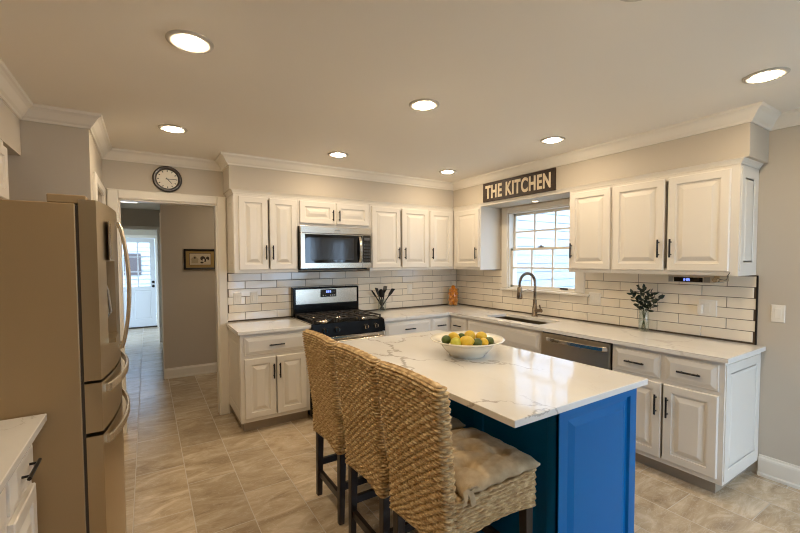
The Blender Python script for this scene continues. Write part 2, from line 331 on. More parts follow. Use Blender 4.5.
ls = sash('lower_sash', .035, WZ0+.015, 1.655, 2, win); sash('upper_sash', .08, 1.632, WZ1-.014, 2, win)
MB().box(.03, .05, -1.40, -1.34, 1.656, 1.668).cyl((.04, -1.37, 1.665), (.04, -1.37, 1.68), .011).build('sash_lock', SPRINGM, win)
MB().box(.026, .035, -1.71, -1.62, WZ0+.024, WZ0+.04).build('sash_lift', SPRINGM, ls)
# clapboard wall of the neighbouring wing, seen through the window
m = MB()
m.box(.3, 7, .70, .75, -.4, 4.3)
for k in range(30): z = -.4+k*.155; m.box(.3, 7, .672, .70, z, z+.141)
struct(m.build('wall_exterior_wing', SIDING))
struct(MB().box(4.6, 5, -14, 9, -.4, 5.5).build('wall_exterior_sky_blocker', SIDING))  # unseen wall, added to hold sky light off the siding and kitchen window
struct(MB().box(-40, 40, -40, 40, -.6, -.4).build('ground', M('ground_outside', (.42, .44, .42), .9)))

# ------------------------------------------------------------------ exit door down the hall
DOORM = M('white_exit_door_paint', (.74, .76, .78), .4)
d1 = struct(MB().box(HX0+.01, HX1-.01, 6.62, 6.66, .03, .95).box(HX0+.01, HX0+.11, 6.62, 6.66, .95, 2.05).box(HX1-.11, HX1-.01, 6.62, 6.66, .95, 2.05).box(HX0+.11, HX1-.11, 6.62, 6.66, 1.96, 2.05).build('door_1', DOORM))
m = MB()
for a, b in ((HX0+.1, -3.93), (-3.87, HX1-.1)): m.nested(FB(6.621), a, b, .2, .86, [(0, 0), (0, .006), (.015, -.0005), (.03, .006)])
m.build('door_panel', DOORM, d1)
m = MB()
for k in (1, 2): x = HX0+.11+(HX1-HX0-.22)*k/3; m.box(x-.012, x+.012, 6.625, 6.655, .95, 1.96)
for k in (1, 2): z = .95+1.01*k/3; m.box(HX0+.11, HX1-.11, 6.627, 6.653, z-.01, z+.01)
m.build('muntin', DOORM, d1)
MB().box(HX0+.11, HX1-.11, 6.638, 6.642, .95, 1.96).build('pane', GLASS, d1)
MB().cyl((-3.497, 6.62, 1.05), (-3.497, 6.60, 1.05), .028).cyl((-3.497, 6.62, .955), (-3.497, 6.565, .955), .014).ell((-3.497, 6.56, .955), .03, .022, .03).build('door_knob', BLACK, d1)
MB().box(HX0, HX1, 6.60, 6.72, 0, .028).build('threshold', GASKET, d1)
struct(MB().box(HX0-.06, HX0, 6.58, 6.6, 0, HZ+.06).box(HX1, HX1+.06, 6.58, 6.6, 0, HZ+.06).box(HX0, HX1, 6.58, 6.6, HZ, HZ+.06).build('trim_8', TRIM))
m = MB()
for k in range(28): z = -.4+k*.13; m.add([(-8, 9.3, z), (0, 9.3, z), (0, 9.3, z+.13), (-8, 9.3, z+.13), (-8, 9.27, z), (0, 9.27, z), (0, 9.298, z+.13), (-8, 9.298, z+.13)], [(4, 5, 6, 7), (0, 4, 7, 3), (0, 1, 5, 4), (5, 1, 2, 6), (7, 6, 2, 3)])
struct(m.build('wall_exterior_garage', SIDING))
struct(MB().box(-4.15, -3.75, 9.24, 9.268, 1.15, 1.75).build('window_3', M('grey_window', (.12, .10, .10), .2)))

# ------------------------------------------------------------------ patio door behind the camera
w2 = struct(MB().box(PX0, PX0+.05, -5.88, -5.8, 0, PZ).box(PX1-.05, PX1, -5.88, -5.8, 0, PZ).box(PX0, PX1, -5.88, -5.8, PZ-.05, PZ).box(PX0, PX1, -5.88, -5.8, 0, .05).build('window_2', TRIM))
m = MB()
for k in (1,): x = PX0+(PX1-PX0)*k/2; m.box(x-.05, x+.05, -5.87, -5.81, .05, PZ-.05)
for k in range(2):
    x = PX0+.9*(k+.5); m.box(x-.012, x+.012, -5.86, -5.83, .05, PZ-.05)
for z in (.72, 1.4): m.box(PX0, PX1, -5.86, -5.83, z-.012, z+.012)
m.build('window_frame', TRIM, w2)
MB().box(PX0+.05, PX1-.05, -5.845, -5.84, .05, PZ-.05).build('pane', GLASS, w2)

w5 = struct(MB().box(0, .14, -5.4, -5.35, .9, 2.0).box(0, .14, -4.55, -4.5, .9, 2.0).box(0, .14, -5.4, -4.5, .9, .95).box(0, .14, -5.4, -4.5, 1.95, 2.0).box(.04, .08, -4.97, -4.93, .9, 2.0).box(.045, .075, -5.4, -4.5, 1.44, 1.47).build('window_5', TRIM))
MB().box(.058, .062, -5.37, -4.53, .93, 1.97).build('pane', GLASS, w5)

# ------------------------------------------------------------------ backsplash
def backsplash(name, F, u0, u1, ph, rects, skip=None):
    o, U, N = F; g = MB()
    for (a, b, z0, z1) in rects: g.fbox(F, a, b, z0, z1, .0005, .0045)
    bs = struct(g.build(name, GROUT)); t = MB(); Z = V((0, 0, 1)); P = .315; RH = .0785
    for r in range(-1, 8):
        z0 = .926+RH*r-.0; z1 = z0+RH
        k0 = int((u0-ph)/P)-2
        for k in range(k0, k0+40):
            a = ph+k*P+(P/2 if r % 2 else 0); b = a+P
            for (A, B, C, D) in rects:
                x0, x1, y0, y1 = max(a+.0021, A), min(b-.0021, B), max(z0+.0021, C+.001), min(z1-.0021, D)
                if x1-x0 < .012 or y1-y0 < .01: continue
                d = [.0085+random.uniform(-.0012, .0012) for _ in range(4)]; e = .0025
                q = [(x0, y0), (x1, y0), (x1, y1), (x0, y1)]; qi = [(x0+e, y0+e), (x1-e, y0+e), (x1-e, y1-e), (x0+e, y1-e)]
                vs = [o+U*p[0]+Z*p[1]+N*.004 for p in q]+[o+U*p[0]+Z*p[1]+N*.0072 for p in q]+[o+U*p[0]+Z*p[1]+N*dd for p, dd in zip(qi, d)]
                fs = [(8, 9, 10, 11)]
                for i in range(4): j = (i+1) % 4; fs += [(i, j, j+4, i+4), (i+4, j+4, j+8, i+8)]
                t.add(vs, fs)
    t.build('tile', TILE, bs)
backsplash('wall_backsplash_back', FB(0), -2.946, 0, -2.80+.02, [(-2.946, -.012, CT+.001, ZU-.002)])
backsplash('wall_backsplash_right', FR(0), 0, 3.222, 2.582-.315*4, [(.011, .855, CT+.001, ZU-.002), (.855, 1.926, CT+.001, WZ0-.023), (1.926, 3.222, CT+.001, ZU-.002)])
struct(MB().box(-.012, 0, -3.232, -3.2225, CT+.001, ZU-.003).build('trim_9', BLACK))

# ================================================================== cabinets
DOOR = [(0, 0), (0, .015), (.004, .0195), (.052, .0195), (.055, .009), (.068, .007), (.100, .0205)]
DRAW = [(0, 0), (0, .008), (.003, .010), (.010, .010), (.036, .0205)]
def pull(F, u, v, parent, vert=True, L=.135):
    o, U, N = F; Z = V((0, 0, 1)); A = Z if vert else U; c = o+U*u+Z*v; m = MB()
    m.cyl(c-A*L/2+N*.045, c+A*L/2+N*.045, .0068, 8)
    for s in (-1, 1): m.cyl(c+A*s*L*.34+N*.018, c+A*s*L*.34+N*.045, .0048, 8)
    return m.build('handle', BLACK, parent)
def door(F, u0, u1, v0, v1, parent, hu=None, hv=None, mat=CAB, L=.135):
    d = MB().nested(F, u0, u1, v0, v1, DOOR).build('door', mat, parent)
    if hu is not None: pull(F, hu, hv, d, True, L)
    return d
def drawer(F, u0, u1, v0, v1, parent, mat=CAB, h=True, L=.135):
    d = MB().nested(F, u0, u1, v0, v1, DRAW).build('drawer', mat, parent)
    if h: pull(F, (u0+u1)/2, (v0+v1)/2, d, False, L)
    return d
def cabinet(name, label, F, u0, u1, v0, v1, depth, group=None, toe=False, mat=CAB, cat='cabinet', gap=None):
    o, U, N = F; c = o+U*(u0+u1)/2-N*depth/2; t = thing(name, label, cat, (c.x, c.y, 0 if toe else v0), group)
    m = MB()
    if gap is None: m.nested(F, u0, u1, v0, v1, [(0, -depth), (0, -.0005)])
    else:      # open front behind the meeting stiles of a door pair
        Z = V((0, 0, 1)); rc = lambda a, b, c, d, n: [o+U*x+Z*y+N*n for x, y in ((a, c), (b, c), (b, d), (a, d))]
        ga, gb = gap[0]-.03, gap[0]+.03; gc, gd = v0+.045, (gap[1] if len(gap) > 1 else v1-.04)
        m.rings([rc(u0, u1, v0, v1, -depth), rc(u0, u1, v0, v1, -.0005), rc(ga, gb, gc, gd, -.0005), rc(ga, gb, gc, gd, -.09)], True, False)
    m.build('carcass', mat, t)
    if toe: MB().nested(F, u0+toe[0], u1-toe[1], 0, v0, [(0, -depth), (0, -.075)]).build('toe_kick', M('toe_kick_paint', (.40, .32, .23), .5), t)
    return t
FU = FB(-DU); FUR = FR(-DU); zb, zt = 1.437, 2.118
G1 = 'white wall cabinets'
t = cabinet('wall_cabinet', 'white two-door wall cabinet between the hall doorway and the microwave', FU, -2.932, -2.337, ZU, ZT, .326, G1, gap=(-2.62,))
door(FU, -2.891, -2.629, zb, zt, t, -2.652, 1.60); door(FU, -2.612, -2.349, zb, zt, t, -2.588, 1.60)
MB().nested((V((-2.932, 0, 0)), V((0, -1, 0)), V((-1, 0, 0))), .02, DU-.02, zb, zt, [(0, 0), (0, .004), (.05, .004), (.056, -.001), (.07, .004)]).build('end_panel', CAB, t)
t = cabinet('wall_cabinet', 'short white two-door cabinet directly above the microwave', FU, -2.335, -1.527, 1.87, ZT, .326, G1)
door(FU, -2.317, -1.945, 1.897, zt, t, -1.968, 1.985, L=.11); door(FU, -1.925, -1.545, 1.897, zt, t, -1.898, 1.985, L=.11)
t = cabinet('wall_cabinet', 'white two-door wall cabinet just past the microwave, over the black utensils', FU, -1.525, -.722, ZU, ZT, .326, G1, gap=(-1.12,))
door(FU, -1.505, -1.132, zb, zt, t, -1.16, 1.60); door(FU, -1.108, -.738, zb, zt, t, -1.076, 1.60)
t = cabinet('wall_cabinet', 'white single-door wall cabinet in the corner over the jar of oranges', FU, -.720, -.331, ZU, ZT, .326, G1)
door(FU, -.706, -.366, zb, zt, t, -.678, 1.60)
t = cabinet('wall_cabinet', 'white single-door wall cabinet beside the window, under the start of the sign', FUR, .329, .812, ZU, ZT, .326, G1)
door(FUR, .377, .796, zb, zt, t, .765, 1.60)
t = cabinet('wall_cabinet', 'white single-door wall cabinet next to the window, over the vase side', FUR, 1.968, 2.370, ZU, ZT, .326, G1)
door(FUR, 1.986, 2.358, zb, zt, t, 2.009, 1.60)
t = cabinet('wall_cabinet', 'white two-door wall cabinet at the end of the run over the clock radio', FUR, 2.372, 3.216, ZU, ZT, .326, G1, gap=(2.784,))
door(FUR, 2.382, 2.772, zb, zt, t, 2.741, 1.60); door(FUR, 2.796, 3.168, zb, zt, t, 2.824, 1.60)
MB().nested(FB(-3.216), -DU+.02, -.03, zb, zt, [(0, 0), (0, .004), (.055, .004), (.062, -.002), (.08, .004)]).build('end_panel', CAB, t)
# the white cabinet above the counter beside the fridge
t = cabinet('wall_cabinet', 'white wall cabinet seen at the picture edge above the fridge', FL(-4.25), -2.10, -1.27, 1.83, 2.168, .32, G1)
door(FL(-4.25), -2.08, -1.70, 1.85, 2.13, t); door(FL(-4.25), -1.67, -1.29, 1.85, 2.13, t)

FBB = FB(-.61); FBR = FR(-.61); TK = (.03, 0)
G2 = 'white base cabinets'
t = cabinet('base_cabinet', 'white base cabinet with one drawer and two doors between doorway and range', FBB, -2.950, -2.330, .1, .883, .608, G2, toe=(.035, 0), gap=(-2.645, .655))
drawer(FBB, -2.918, -2.368, .69, .852, t); door(FBB, -2.918, -2.651, .135, .662, t, -2.672, .535); door(FBB, -2.640, -2.368, .135, .662, t, -2.617, .535)
MB().nested((V((-2.95, 0, 0)), V((0, -1, 0)), V((-1, 0, 0))), .02, .59, .13, .86, [(0, 0), (0, .005), (.06, .005), (.066, -.001), (.085, .005)]).build('end_panel', CAB, t)
t = cabinet('base_cabinet', 'white base cabinet beside the range under the black utensils', FBB, -1.546, -.900, .1, .883, .608, G2, toe=(0, 0))
drawer(FBB, -1.50, -.905, .69, .856, t); door(FBB, -1.50, -1.21, .135, .662, t, -1.235, .55); door(FBB, -1.195, -.905, .135, .662, t, -1.17, .55)
t = cabinet('base_cabinet', 'narrow white corner base cabinet with one small drawer facing the camera', FBB, -.898, -.002, .1, .883, .608, G2, toe=(0, 0))
drawer(FBB, -.885, -.655, .69, .856, t, L=.12); door(FBB, -.885, -.655, .135, .662, t, -.68, .55)
t = cabinet('base_cabinet', 'narrow white base cabinet in the corner before the sink cabinet', FBR, .612, .908, .1, .883, .608, G2, toe=(0, 0))
drawer(FBR, .650, .902, .69, .856, t, L=.12); door(FBR, .650, .902, .135, .662, t, .88, .55)
t = cabinet('base_cabinet', 'white sink base cabinet with a long blank false drawer front', FBR, .910, 1.898, .1, .685, .608, G2, toe=(0, 0))
MB().nested(FBR, .910, 1.898, .686, .883, [(0, -.045), (0, -.0005)]).build('apron', CAB, t)
MB().nested(FBR, .922, 1.884, .69, .856, DRAW).build('false_front', CAB, t); door(FBR, .922, 1.398, .135, .662, t, 1.37, .55); door(FBR, 1.408, 1.884, .135, .662, t, 1.436, .55)
t = cabinet('base_cabinet', 'white base cabinet with two drawers and two doors past the dishwasher', FBR, 2.550, 3.256, .1, .883, .608, G2, toe=(0, .06), gap=(2.910, .655))
drawer(FBR, 2.568, 2.889, .69, .856, t); drawer(FBR, 2.921, 3.226, .69, .856, t)
door(FBR, 2.568, 2.903, .135, .662, t, 2.874, .51, L=.14); door(FBR, 2.917, 3.228, .135, .662, t, 2.947, .51, L=.14)
MB().nested(FB(-3.256), -.595, -.02, .125, .86, [(0, 0), (0, .005), (.06, .005), (.066, -.001), (.085, .005)]).build('end_panel', CAB, t)
# near counter beside the fridge
FNL = FL(-4.018)
t = cabinet('base_cabinet', 'white base cabinet with a drawer tight against the fridge side', FNL, -2.515, -2.165, .1, .883, .56, G2, toe=(0, 0))
drawer(FNL, -2.495, -2.20, .69, .856, t, L=.16); door(FNL, -2.495, -2.20, .135, .662, t)
t = cabinet('base_cabinet', 'white base cabinet with a drawer at the lower picture corner', FNL, -3.35, -2.517, .1, .883, .56, G2, toe=(0, 0))
drawer(FNL, -3.33, -2.545, .69, .856, t, L=.30); door(FNL, -2.93, -2.545, .135, .662, t); door(FNL, -3.33, -2.95, .135, .662, t)

# ------------------------------------------------------------------ worktops
def slab(name, label, x0, x1, y0, y1, mat=None):
    return tag(MB().box(x0, x1, y0, y1, .884, CT).build(name, mat or PALEQUARTZ, bevel=.003), label, 'countertop')
slab('countertop', 'veined white quartz countertop between hall doorway and range', -2.972, -2.322, -.649, -.010)
SX0, SX1, SY0, SY1 = -.53, -.20, -1.80, -1.085
m = MB(); z0, z1 = .884, CT
m.box(-1.548, -.649, -.649, -.010, z0, z1)
for a in [(-.649, -.010, -.649, -.010), (-.649, -.010, SY1, -.649), (-.649, SX0, SY0, SY1), (SX1, -.010, SY0, SY1), (-.649, -.010, -3.283, SY0)]: m.box(*a, z0, z1)
tag(m.build('countertop', PALEQUARTZ), 'long L-shaped white quartz countertop holding the sink and the leafy vase', 'countertop')
slab('countertop', 'white quartz countertop beside the fridge at the lower picture corner', -4.578, -3.966, -3.40, -2.158, QUARTZ)

# ------------------------------------------------------------------ island
IX0, IX1, IY0, IY1 = -2.458, -1.480, -3.2265, -1.504
BX0, BX1, BY0, BY1 = -2.125, -1.495, -3.175, -1.60
isl = thing('kitchen_island', 'deep blue kitchen island with veined white quartz top', 'kitchen island', ((BX0+BX1)/2, (BY0+BY1)/2, 0))
MB().box(BX0+.012, BX1-.012, BY0+.012, BY1-.012, 0, .883).build('carcass', BLUE, isl)
PAN = [(0, 0), (0, .016), (.058, .016), (.064, .003), (.080, .002), (.112, .015)]
F = FB(BY0+.012); MB().nested(F, BX0, BX1, 0, .883, PAN).build('end_panel', BLUE, isl)
F = (V((BX0+.012, 0, 0)), V((0, -1, 0)), V((-1, 0, 0)))
n = 3; wd = (BY1-BY0)/n
for k in range(n): MB().nested(F, -BY1+wd*k+.001, -BY1+wd*(k+1)-.001, 0, .883, [(0, 0), (0, .012), (.055, .012), (.062, .003), (.1, .003)]).build('side_panel', BLUE, isl)
MB().nested((V((0, BY1-.012, 0)), V((-1, 0, 0)), V((0, 1, 0))), -BX1, -BX0, 0, .883, PAN).build('end_panel', BLUE, isl)
F = FL(BX1-.012)
for k in range(n):
    a, b = BY0+wd*k+.004, BY0+wd*(k+1)-.004
    d = MB().nested(F, a, b, .1, .65, DOOR).build('door', BLUE, isl); pull(F, b-.03, .55, d)
    d = MB().nested(F, a, b, .66, .86, DRAW).build('drawer', BLUE, isl); pull(F, (a+b)/2, .76, d, False)
MB().box(IX0, IX1, IY0, IY1, .884, CT).build('island_top', QUARTZ, isl, bevel=.003)

# ------------------------------------------------------------------ refrigerator
fr = thing('refrigerator', 'tall bronze stainless french-door refrigerator with two bottom drawers', 'refrigerator', (-4.17, -1.70, 0))
FY0, FY1 = -2.150, -1.250
MB().box(-4.55, -3.857, FY0, FY1, .03, 1.757).build('body', FRIDGESIDE, fr, bevel=.004)
MB().box(-3.857, -3.8465, FY0+.006, FY1-.012, .04, 1.75).build('gasket', GASKET, fr)
for y in (FY0+.04, FY1-.04):
    for x in (-4.47, -3.92): MB().box(x-.03, x+.03, y-.025, y+.025, 0, .03).build('foot', GASKET, fr)
fx = lambda y: -3.788+.045*(1-((y+1.70)/.45)**2)
def front(name, y0, y1, z0, z1, niche=None):
    ys = [y0+(y1-y0)*k/14 for k in range(15)]; zs = [z0, z1]
    if niche:
        a, b, c, d = niche; ys = sorted([y for y in ys if not (a-.004 < y < a+.004 or b-.004 < y < b+.004)]+[a-.001, a+.001, b-.001, b+.001]); zs = [z0, c-.001, c+.001, d-.001, d+.001, z1]
    X = lambda y, z: fx(y)-(.06 if niche and niche[0] < y < niche[1] and niche[2] < z < niche[3] else 0)
    m = MB(); nz = len(zs); vs = [(X(y, z), y, z) for y in ys for z in zs]; fs = [(i*nz+j, (i+1)*nz+j, (i+1)*nz+j+1, i*nz+j+1) for i in range(len(ys)-1) for j in range(nz-1)]
    m.add(vs, fs, not niche)
    xb = -3.846; ring = [(X(y, z0), y) for y in ys]
    for z, rev in ((z0, True), (z1, False)):
        pts = [(fx(y), y, z) for y in ys]+[(xb, ys[-1], z), (xb, ys[0], z)]; f = tuple(range(len(pts))); m.add(pts, [f[::-1] if rev else f])
    m.add([(xb, y0, z0), (fx(y0), y0, z0), (fx(y0), y0, z1), (xb, y0, z1)], [(0, 1, 2, 3)]); m.add([(xb, y1, z0), (fx(y1), y1, z0), (fx(y1), y1, z1), (xb, y1, z1)], [(3, 2, 1, 0)])
    m.add([(xb, y0, z0), (xb, y1, z0), (xb, y1, z1), (xb, y0, z1)], [(3, 2, 1, 0)][0:1])
    return m.build(name, STEELV, fr)
dn = front('door', FY0, -1.703, 1.018, 1.775, (-2.03, -1.84, 1.15, 1.52))
df = front('door', -1.697, FY1, 1.018, 1.775)
w1_ = front('drawer', FY0, FY1, .797, 1.006); w2_ = front('drawer', FY0, FY1, .06, .780)
def bowhandle_v(y, par):
    pts = []
    for k in range(25):
        t = k/24; pts.append((-3.745+.012+.038*sin(pi*t)**.7, y, 1.075+.64*t))
    m = MB().strip(pts, (0, 1, 0), .016, .008); 
    for z in (1.082, 1.708): m.box(-3.765, -3.732, y-.011, y+.011, z-.012, z+.012)
    m.build('handle', BRIGHTSTEEL, par)
bowhandle_v(-1.742, dn); bowhandle_v(-1.658, df)
def bowhandle_h(z, par):
    pts = []
    for k in range(33):
        y = -2.10+.80*k/32; t = k/32; pts.append((fx(y)+.006+.022*sin(pi*t)**.6, y, z))
    m = MB().strip(pts, (0, 0, 1), .019, .007)
    for y in (-2.09, -1.31): m.box(fx(y)-.01, fx(y)+.012, y-.012, y+.012, z-.016, z+.016)
    m.build('handle', BRIGHTSTEEL, par)
bowhandle_h(.968, w1_); bowhandle_h(.742, w2_)
# ice and water dispenser in the near door
disp = MB().box(fx(-1.84)-.0585, fx(-1.84)-.056, -2.025, -1.845, 1.155, 1.515).build('dispenser', GASKET, dn)
MB().nested(FL(fx(-1.93)-.002), -2.035, -1.835, 1.525, 1.70, [(0, 0), (0, .003), (.003, .004)]).build('control_panel', M('bronze_glass', (.16, .115, .065), .12), dn)
for y in (-1.975, -1.895): MB().strip([(fx(y)-.05, y, 1.47), (fx(y)-.022, y, 1.38), (fx(y)-.012, y, 1.28), (fx(y)-.03, y, 1.25)], (0, 1, 0), .022, .004).build('paddle', RUBBER, dn)
MB().box(fx(-1.84)-.055, fx(-1.93)+.014, -2.025, -1.845, 1.152, 1.172).build('drip_tray', STEELV, dn)
for y in (FY0+.05, FY1-.05): MB().box(-3.945, -3.82, y-.045, y+.045, 1.758, 1.792).build('hinge_cover', FRIDGESIDE, fr, bevel=.004)

# ------------------------------------------------------------------ range
rg = thing('gas_range', 'black and stainless gas range set between the white base cabinets', 'range', (-1.937, -.34, 0))
RX0, RX1 = -2.319, -1.551
MB().box(RX0, RX1, -.64, -.012, .03, .905).build('body', ENAMEL, rg)
for x in (RX0+.05, RX1-.05):
    for y in (-.58, -.08): MB().box(x-.02, x+.02, y-.02, y+.02, 0, .03).build('foot', BLACK, rg)
m = MB().box(RX0-.004, RX1+.004, -.655, -.09, .905, .922); m.build('cooktop', ENAMEL, rg, bevel=.005)
MB().box(RX0-.006, RX0+.004, -.655, -.09, .918, .926).box(RX1-.004, RX1+.006, -.655, -.09, .918, .926).build('side_trim', STEEL, rg)
# control front
m = MB().add([(RX0, -.64, .905), (RX1, -.64, .905), (RX1, -.64, .80), (RX0, -.64, .80), (RX0, -.675, .915), (RX1, -.675, .915), (RX1, -.695, .80), (RX0, -.695, .80)], [(0, 3, 2, 1), (4, 5, 6, 7)[::-1], (0, 1, 5, 4), (3, 7, 6, 2), (0, 4, 7, 3), (1, 2, 6, 5)])
m.build('control_panel', M('range_panel_enamel', (.004, .004, .004), .3, spec=.12), rg, bevel=.004)
for x in (-2.204, -2.081, -1.768, -1.655):
    k = MB().cyl((x, -.68, .862), (x, -.712, .857), .026, 20, .022).build('knob', STEEL, rg); MB().box(x-.005, x+.005, -.724, -.709, .838, .878).build('knob_grip', BLACK, k)
od = MB().box(RX0+.004, RX1-.004, -.682, -.641, .2, .79).build('oven_door', STEEL, rg, bevel=.004)
MB().box(RX0+.09, RX1-.09, -.686, -.681, .30, .66).build('oven_window', GLOSSBLACK, od)
MB().tube([(RX0+.05, -.682, .745), (RX0+.05, -.73, .745)], .010).tube([(RX1-.05, -.682, .745), (RX1-.05, -.73, .745)], .010).tube([(RX0+.02, -.73, .745), (RX1-.02, -.73, .745)], .013).build('handle', STEEL, od)
MB().box(RX0+.004, RX1-.004, -.675, -.641, .05, .19).build('drawer', STEEL, rg, bevel=.004)
# back guard
MB().box(RX0, RX1, -.095, -.012, .905, 1.232).build('back_guard', ENAMEL, rg, bevel=.006)
MB().box(RX0+.028, RX1-.028, -.0985, -.094, 1.055, 1.212).build('guard_panel', STEEL, rg)
ds = MB().box(-2.016, -1.832, -.103, -.098, 1.122, 1.205).build('display', GLOSSBLACK, rg)
m = MB()
for a in (-1.945, -1.926, -1.905): m.box(a-.007, a+.007, -.1045, -.1028, 1.168, 1.192)
m.build('display_digits', BLUELED, ds)
m = MB()
for a in (-1.985, -1.96, -1.90, -1.875, -1.852): m.box(a-.006, a+.006, -.104, -.1028, 1.135, 1.143)
m.build('button', WHITEPL, ds)
# burners and grates
for x, y, r in ((-2.15, -.50, .05), (-2.15, -.22, .04), (-1.72, -.50, .045), (-1.72, -.22, .05), (-1.935, -.36, .045)):
    b = MB().lathe([(r*1.35, .922), (r*1.3, .928), (r, .932), (r, .938), (.001, .94)], (x, y, 0), 24).build('burner', STEEL, rg)
    MB().lathe([(r*.85, .938), (r*.85, .946), (.001, .948)], (x, y, 0), 24).build('burner_cap', IRON, b)
for x0, x1 in ((RX0+.015, -2.075), (-2.068, -1.806), (-1.799, RX1-.015)):
    m = MB(); y0, y1 = -.635, -.115; z0, z1 = .950, .962; b = .006
    for x in (x0+b, x1-b): m.box(x-b, x+b, y0, y1, z0, z1)
    for y in (y0+b, (y0+y1)/2, y1-b): m.box(x0, x1, y-b, y+b, z0, z1)
    xc = (x0+x1)/2
    m.box(xc-b, xc+b, y0, y1, z0, z1)
    for y in (y0+.13, y1-.13): m.box(x0, x1, y-b, y+b, z0, z1)
    for x in (x0+b, x1-b):
        for y in (y0+b, y1-b): m.box(x-b, x+b, y-b, y+b, .921, z0)
    m.build('grate', IRON, rg)

# ------------------------------------------------------------------ microwave
mw = thing('microwave', 'stainless over-the-range microwave with black glass door', 'microwave', (-1.94, -.2, 1.438))
X0, X1, z0, z1 = -2.333, -1.549, 1.438, 1.866
MB().box(X0, X1, -.372, -.008, z0, z1).build('body', ENAMEL, mw)
MB().box(X0+.03, X1-.03, -.36, -.06, z0-.012, z0).build('underside_vent', BLACK, mw)
md = MB().box(X0, -1.655, -.405, -.373, z0+.004, 1.795).build('door', STEEL, mw, bevel=.003)
MB().box(X0+.045, -1.662, -.409, -.404, 1.497, 1.785).build('window', GLOSSBLACK, md)
MB().nested(FB(-.4092), X0+.10, -1.76, 1.525, 1.755, [(0, 0), (0, .0012), (.004, .0012), (.006, 0.0002)]).build('window_mesh', M('door_mesh', (.018, .016, .014), .12, coat=.3), md)
pts = [(-1.690, -.409-.035*sin(pi*k/16)**.6, 1.505+.265*k/16) for k in range(17)]
MB().strip(pts, (1, 0, 0), .014, .006).build('handle', STEEL, md)
MB().box(X0, X1, -.405, -.373, 1.798, z1).build('top_strip', STEEL, mw, bevel=.003)
MB().box(-1.975, -1.915, -.4065, -.405, 1.822, 1.836).build('badge', RUBBER, mw)
cpn = MB().box(-1.652, X1, -.404, -.373, z0+.004, 1.795).build('control_panel', STEEL, mw)
MB().box(-1.648, X1+.001-.008, -.408, -.403, 1.497, 1.79).build('keypad', GLOSSBLACK, cpn)
m = MB()
for r in range(6):
    for c in range(3): m.box(-1.637+c*.026, -1.620+c*.026, -.4088, -.4078, 1.515+r*.033, 1.531+r*.033)
m.build('button', M('grey_key', (.035, .033, .03), .4), cpn)
MB().box(-1.635, -1.57, -.4088, -.4078, 1.735, 1.765).build('keypad_display', M('grey_display', (.10, .10, .10), .3), cpn)

# ------------------------------------------------------------------ dishwasher
dw = thing('dishwasher', 'stainless dishwasher under the counter between sink cabinet and drawers', 'dishwasher', (-.31, -2.225, 0))
MB().box(-.60, -.012, -2.545, -1.903, .1, .883).build('body', BLACK, dw)
MB().box(-.55, -.05, -2.54, -1.91, 0, .1).build('toe_kick', BLACK, dw)
dd = MB().box(-.634, -.601, -2.536, -1.910, .115, .868).build('door', STEELR, dw, bevel=.004)
pts = [(-.636-.05*sin(pi*k/24)**.35, -1.965-.555*k/24, .826) for k in range(25)]
MB().strip(pts, (0, 0, 1), .017, .006).build('handle', STEEL, dd)

# ------------------------------------------------------------------ sink and faucet
sk = MB(); a, b, c, d, zt_, zb_ = SX0-.008, SX1+.008, SY0-.008, SY1+.008, .8835, .70
o_ = [(a-.02, c-.02), (b+.02, c-.02), (b+.02, d+.02), (a-.02, d+.02)]; i_ = [(a, c), (b, c), (b, d), (a, d)]; q = .02; ib = [(a+q, c+q), (b-q, c+q), (b-q, d-q), (a+q, d-q)]
sk.rings([[(x, y, zt_) for x, y in o_], [(x, y, zt_) for x, y in i_], [(x, y, zb_+.03) for x, y in i_], [(x, y, zb_) for x, y in ib]], False, False); sk.add([(x, y, zb_) for x, y in ib], [(0, 1, 2, 3)])
sk.rings([[(x, y, zt_) for x, y in o_], [(x, y, zt_-.003) for x, y in o_], [(x+(.002 if x > -.3 else -.002), y, zb_-.004) for x, y in i_]], False, False); sk.add([(x, y, zb_-.004) for x, y in i_], [(3, 2, 1, 0)])
s_ = thing('sink', 'undermount steel sink sunk into the counter below the window', 'sink', (-.365, -1.44, .70))
sk.build('basin', SINKM, s_); MB().lathe([(.045, .7005), (.04, .703), (.028, .7025), (.001, .701)], (-.30, -1.44, 0), 24).build('drain', STEEL, s_)
fa = thing('faucet', 'tall spring-neck pull-down faucet standing behind the sink', 'faucet', (-.105, -1.41, CT))
bx, by = -.105, -1.41
MB().lathe([(.034, 0), (.034, .006), (.026, .012), (.026, .095), (.021, .10), (.019, .18)], (bx, by, CT), 20, True).build('base', SPRINGM, fa)
MB().cyl((bx, by, CT+.06), (bx, by-.085, CT+.068), .020).cyl((bx, by-.075, CT+.068), (bx-.03, by-.085, CT+.13), .007).build('lever', SPRINGM, fa)
pts = [(bx, by, CT+.17+.19*k/6) for k in range(6)]
R = .12; zc = CT+.36
pts += [(bx-R+R*cos(pi*k/16), by, zc+R*.85*sin(pi*k/16)) for k in range(17)]; pts += [(bx-2*R, by, zc-.03)]
MB().tube(pts, .0085, 12).build('neck', SPRINGM, fa)
